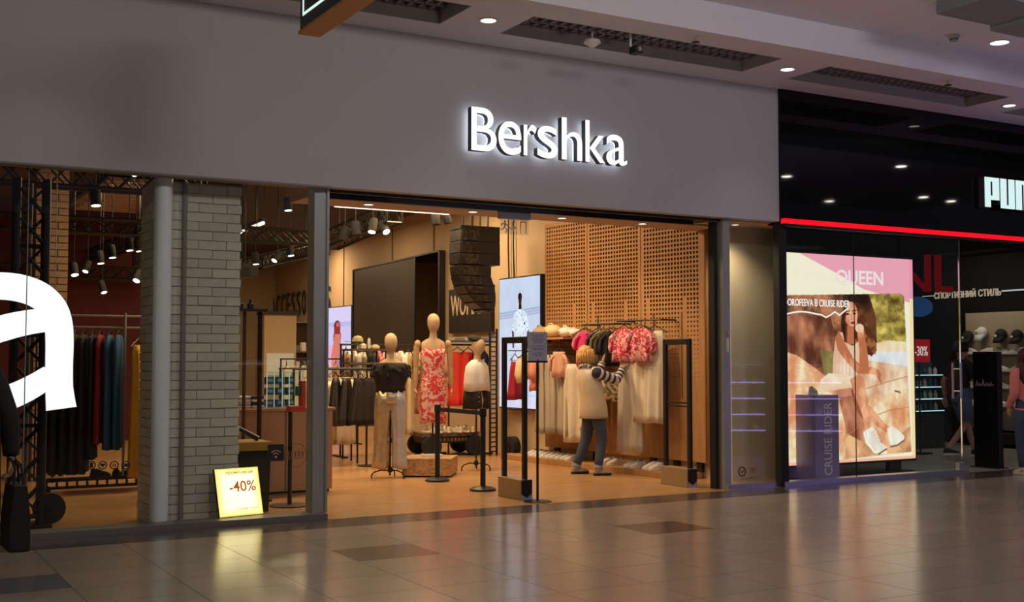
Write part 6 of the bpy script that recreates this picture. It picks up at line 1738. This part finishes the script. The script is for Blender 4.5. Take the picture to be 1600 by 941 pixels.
for r, z in enumerate((.634, .834, 1.034, 1.234)):
    for k in range(8):
        q = thing('bottle', ('lowest', 'second lowest', 'second highest', 'highest')[r] + ' mirrored kiosk shelf, ' + ('first', 'second', 'third', 'fourth', 'fifth', 'sixth', 'seventh', 'eighth')[k] + ' bottle from left', 'bottle', (15.24 + k * .13, 3.3, z), 0, 'bottles in the kiosk reflection stand-in')
        MB().lathe([(.03, 0), (.034, .01), (.034, .09), (.012, .115), (.012, .14)], n=10).build('body', (M_teal, F_sil2, F_cream, M_teal, M_white)[(k * 3 + r) % 5], q, smooth=True); MB().lathe([(.014, .135), (.014, .155)], n=8).build('stopper', M_black, q)
t = thing('low_bench', 'dark low bench behind the glass door', 'bench', (14.0, 2.9, 0))
MB().span((-.5, -.2, .36), (.5, .2, .44)).build('seat', F_black, t, bevel=.02)
for x in (-.42, .42): MB().span((x - .03, -.18, 0), (x + .03, .18, .36)).build('leg', M_black, t)
downlight(14.75, 1.5, 3.32, 'round downlight glimpsed behind the top of glass door', 0, .06)
downlight(11.6, 1.4, 3.32, 'round downlight above the glowing poster', 0, .06)

# ================================================================ kiosk in the walkway, out of frame, mirrored in the right pane
t = thing('lit_kiosk', 'walkway kiosk with purple lit shelves, mirrored in the pane right of entrance', 'kiosk', (13.9, -4.6, 0), .55)
MB().span((-1.0, -.3, 0), (1.0, .3, .25)).build('base', M_blk2, t); MB().span((-1.0, -.3, 1.35), (1.0, .3, 1.4)).build('top', M_white, t); MB().span((-.9, -.25, 1.4), (.9, .25, 1.405)).build('added_uplight', emis('added_uplight_lilac', (.6, .5, 1), 2), t); MB().span((-1, -.02, .25), (1, .02, 1.35)).build('back', mat('kiosk_back', (.1, .07, .2), .5), t)  # glowing top added to the kiosk as an uplight
for z in (.27, .54, .81, 1.08):
    MB().span((-1, -.28, z), (1, .28, z + .012)).build('shelf', M_white, t); MB().span((-1, .27, z + .012), (1, .285, z + .03)).build('led_strip', emis('led_purple', (.42, .30, 1), 8), t)
for x in (-1, 0, 1): MB().span((x - .015, -.3, .25), (x + .015, .3, 1.35)).build('post', M_steel, t)
for r, z in enumerate((.282, .552, .822, 1.092)):
    for k in range(10):
        q = thing('boxed_goods', ('lowest', 'second lowest', 'second highest', 'highest')[r] + ' shelf of the walkway kiosk, ' + ords[k] + ' box from the left', 'goods', (0, 0, 0), 0, 'boxes in the walkway kiosk')
        q.matrix_world = Matrix.Translation((13.9, -4.6, 0)) @ Matrix.Rotation(.55, 4, 'Z') @ Matrix.Translation((-.88 + k * .19, .17, z))
        MB().box((0, 0, .06), (.09, .07, .12 + .02 * (k % 3))).build('carton', (M_white, F_sil2, mat('lilac_box', (.4, .3, .7), .4))[(k + r) % 3], q)

t = thing('lit_kiosk', 'unseen added kiosk with pale glowing top lighting the mall ceiling', 'kiosk', (6.4, -7.7, 0), .1)  # unseen kiosk added to carry an uplight
MB().span((-1.0, -.35, .1), (1.0, .35, 1.38)).build('cabinet', M_taupe, t, bevel=.01); MB().span((-1.05, -.4, 1.38), (1.05, .4, 1.42)).build('counter_top', M_white, t); MB().span((-.95, -.3, 0), (.95, .3, .1)).build('plinth', M_blk2, t)
MB().span((-.9, -.3, 1.42), (.9, .3, 1.425)).build('added_uplight', emis('added_uplight_pale', (1, .95, .95), 2), t)
bpy.context.view_layer.update()
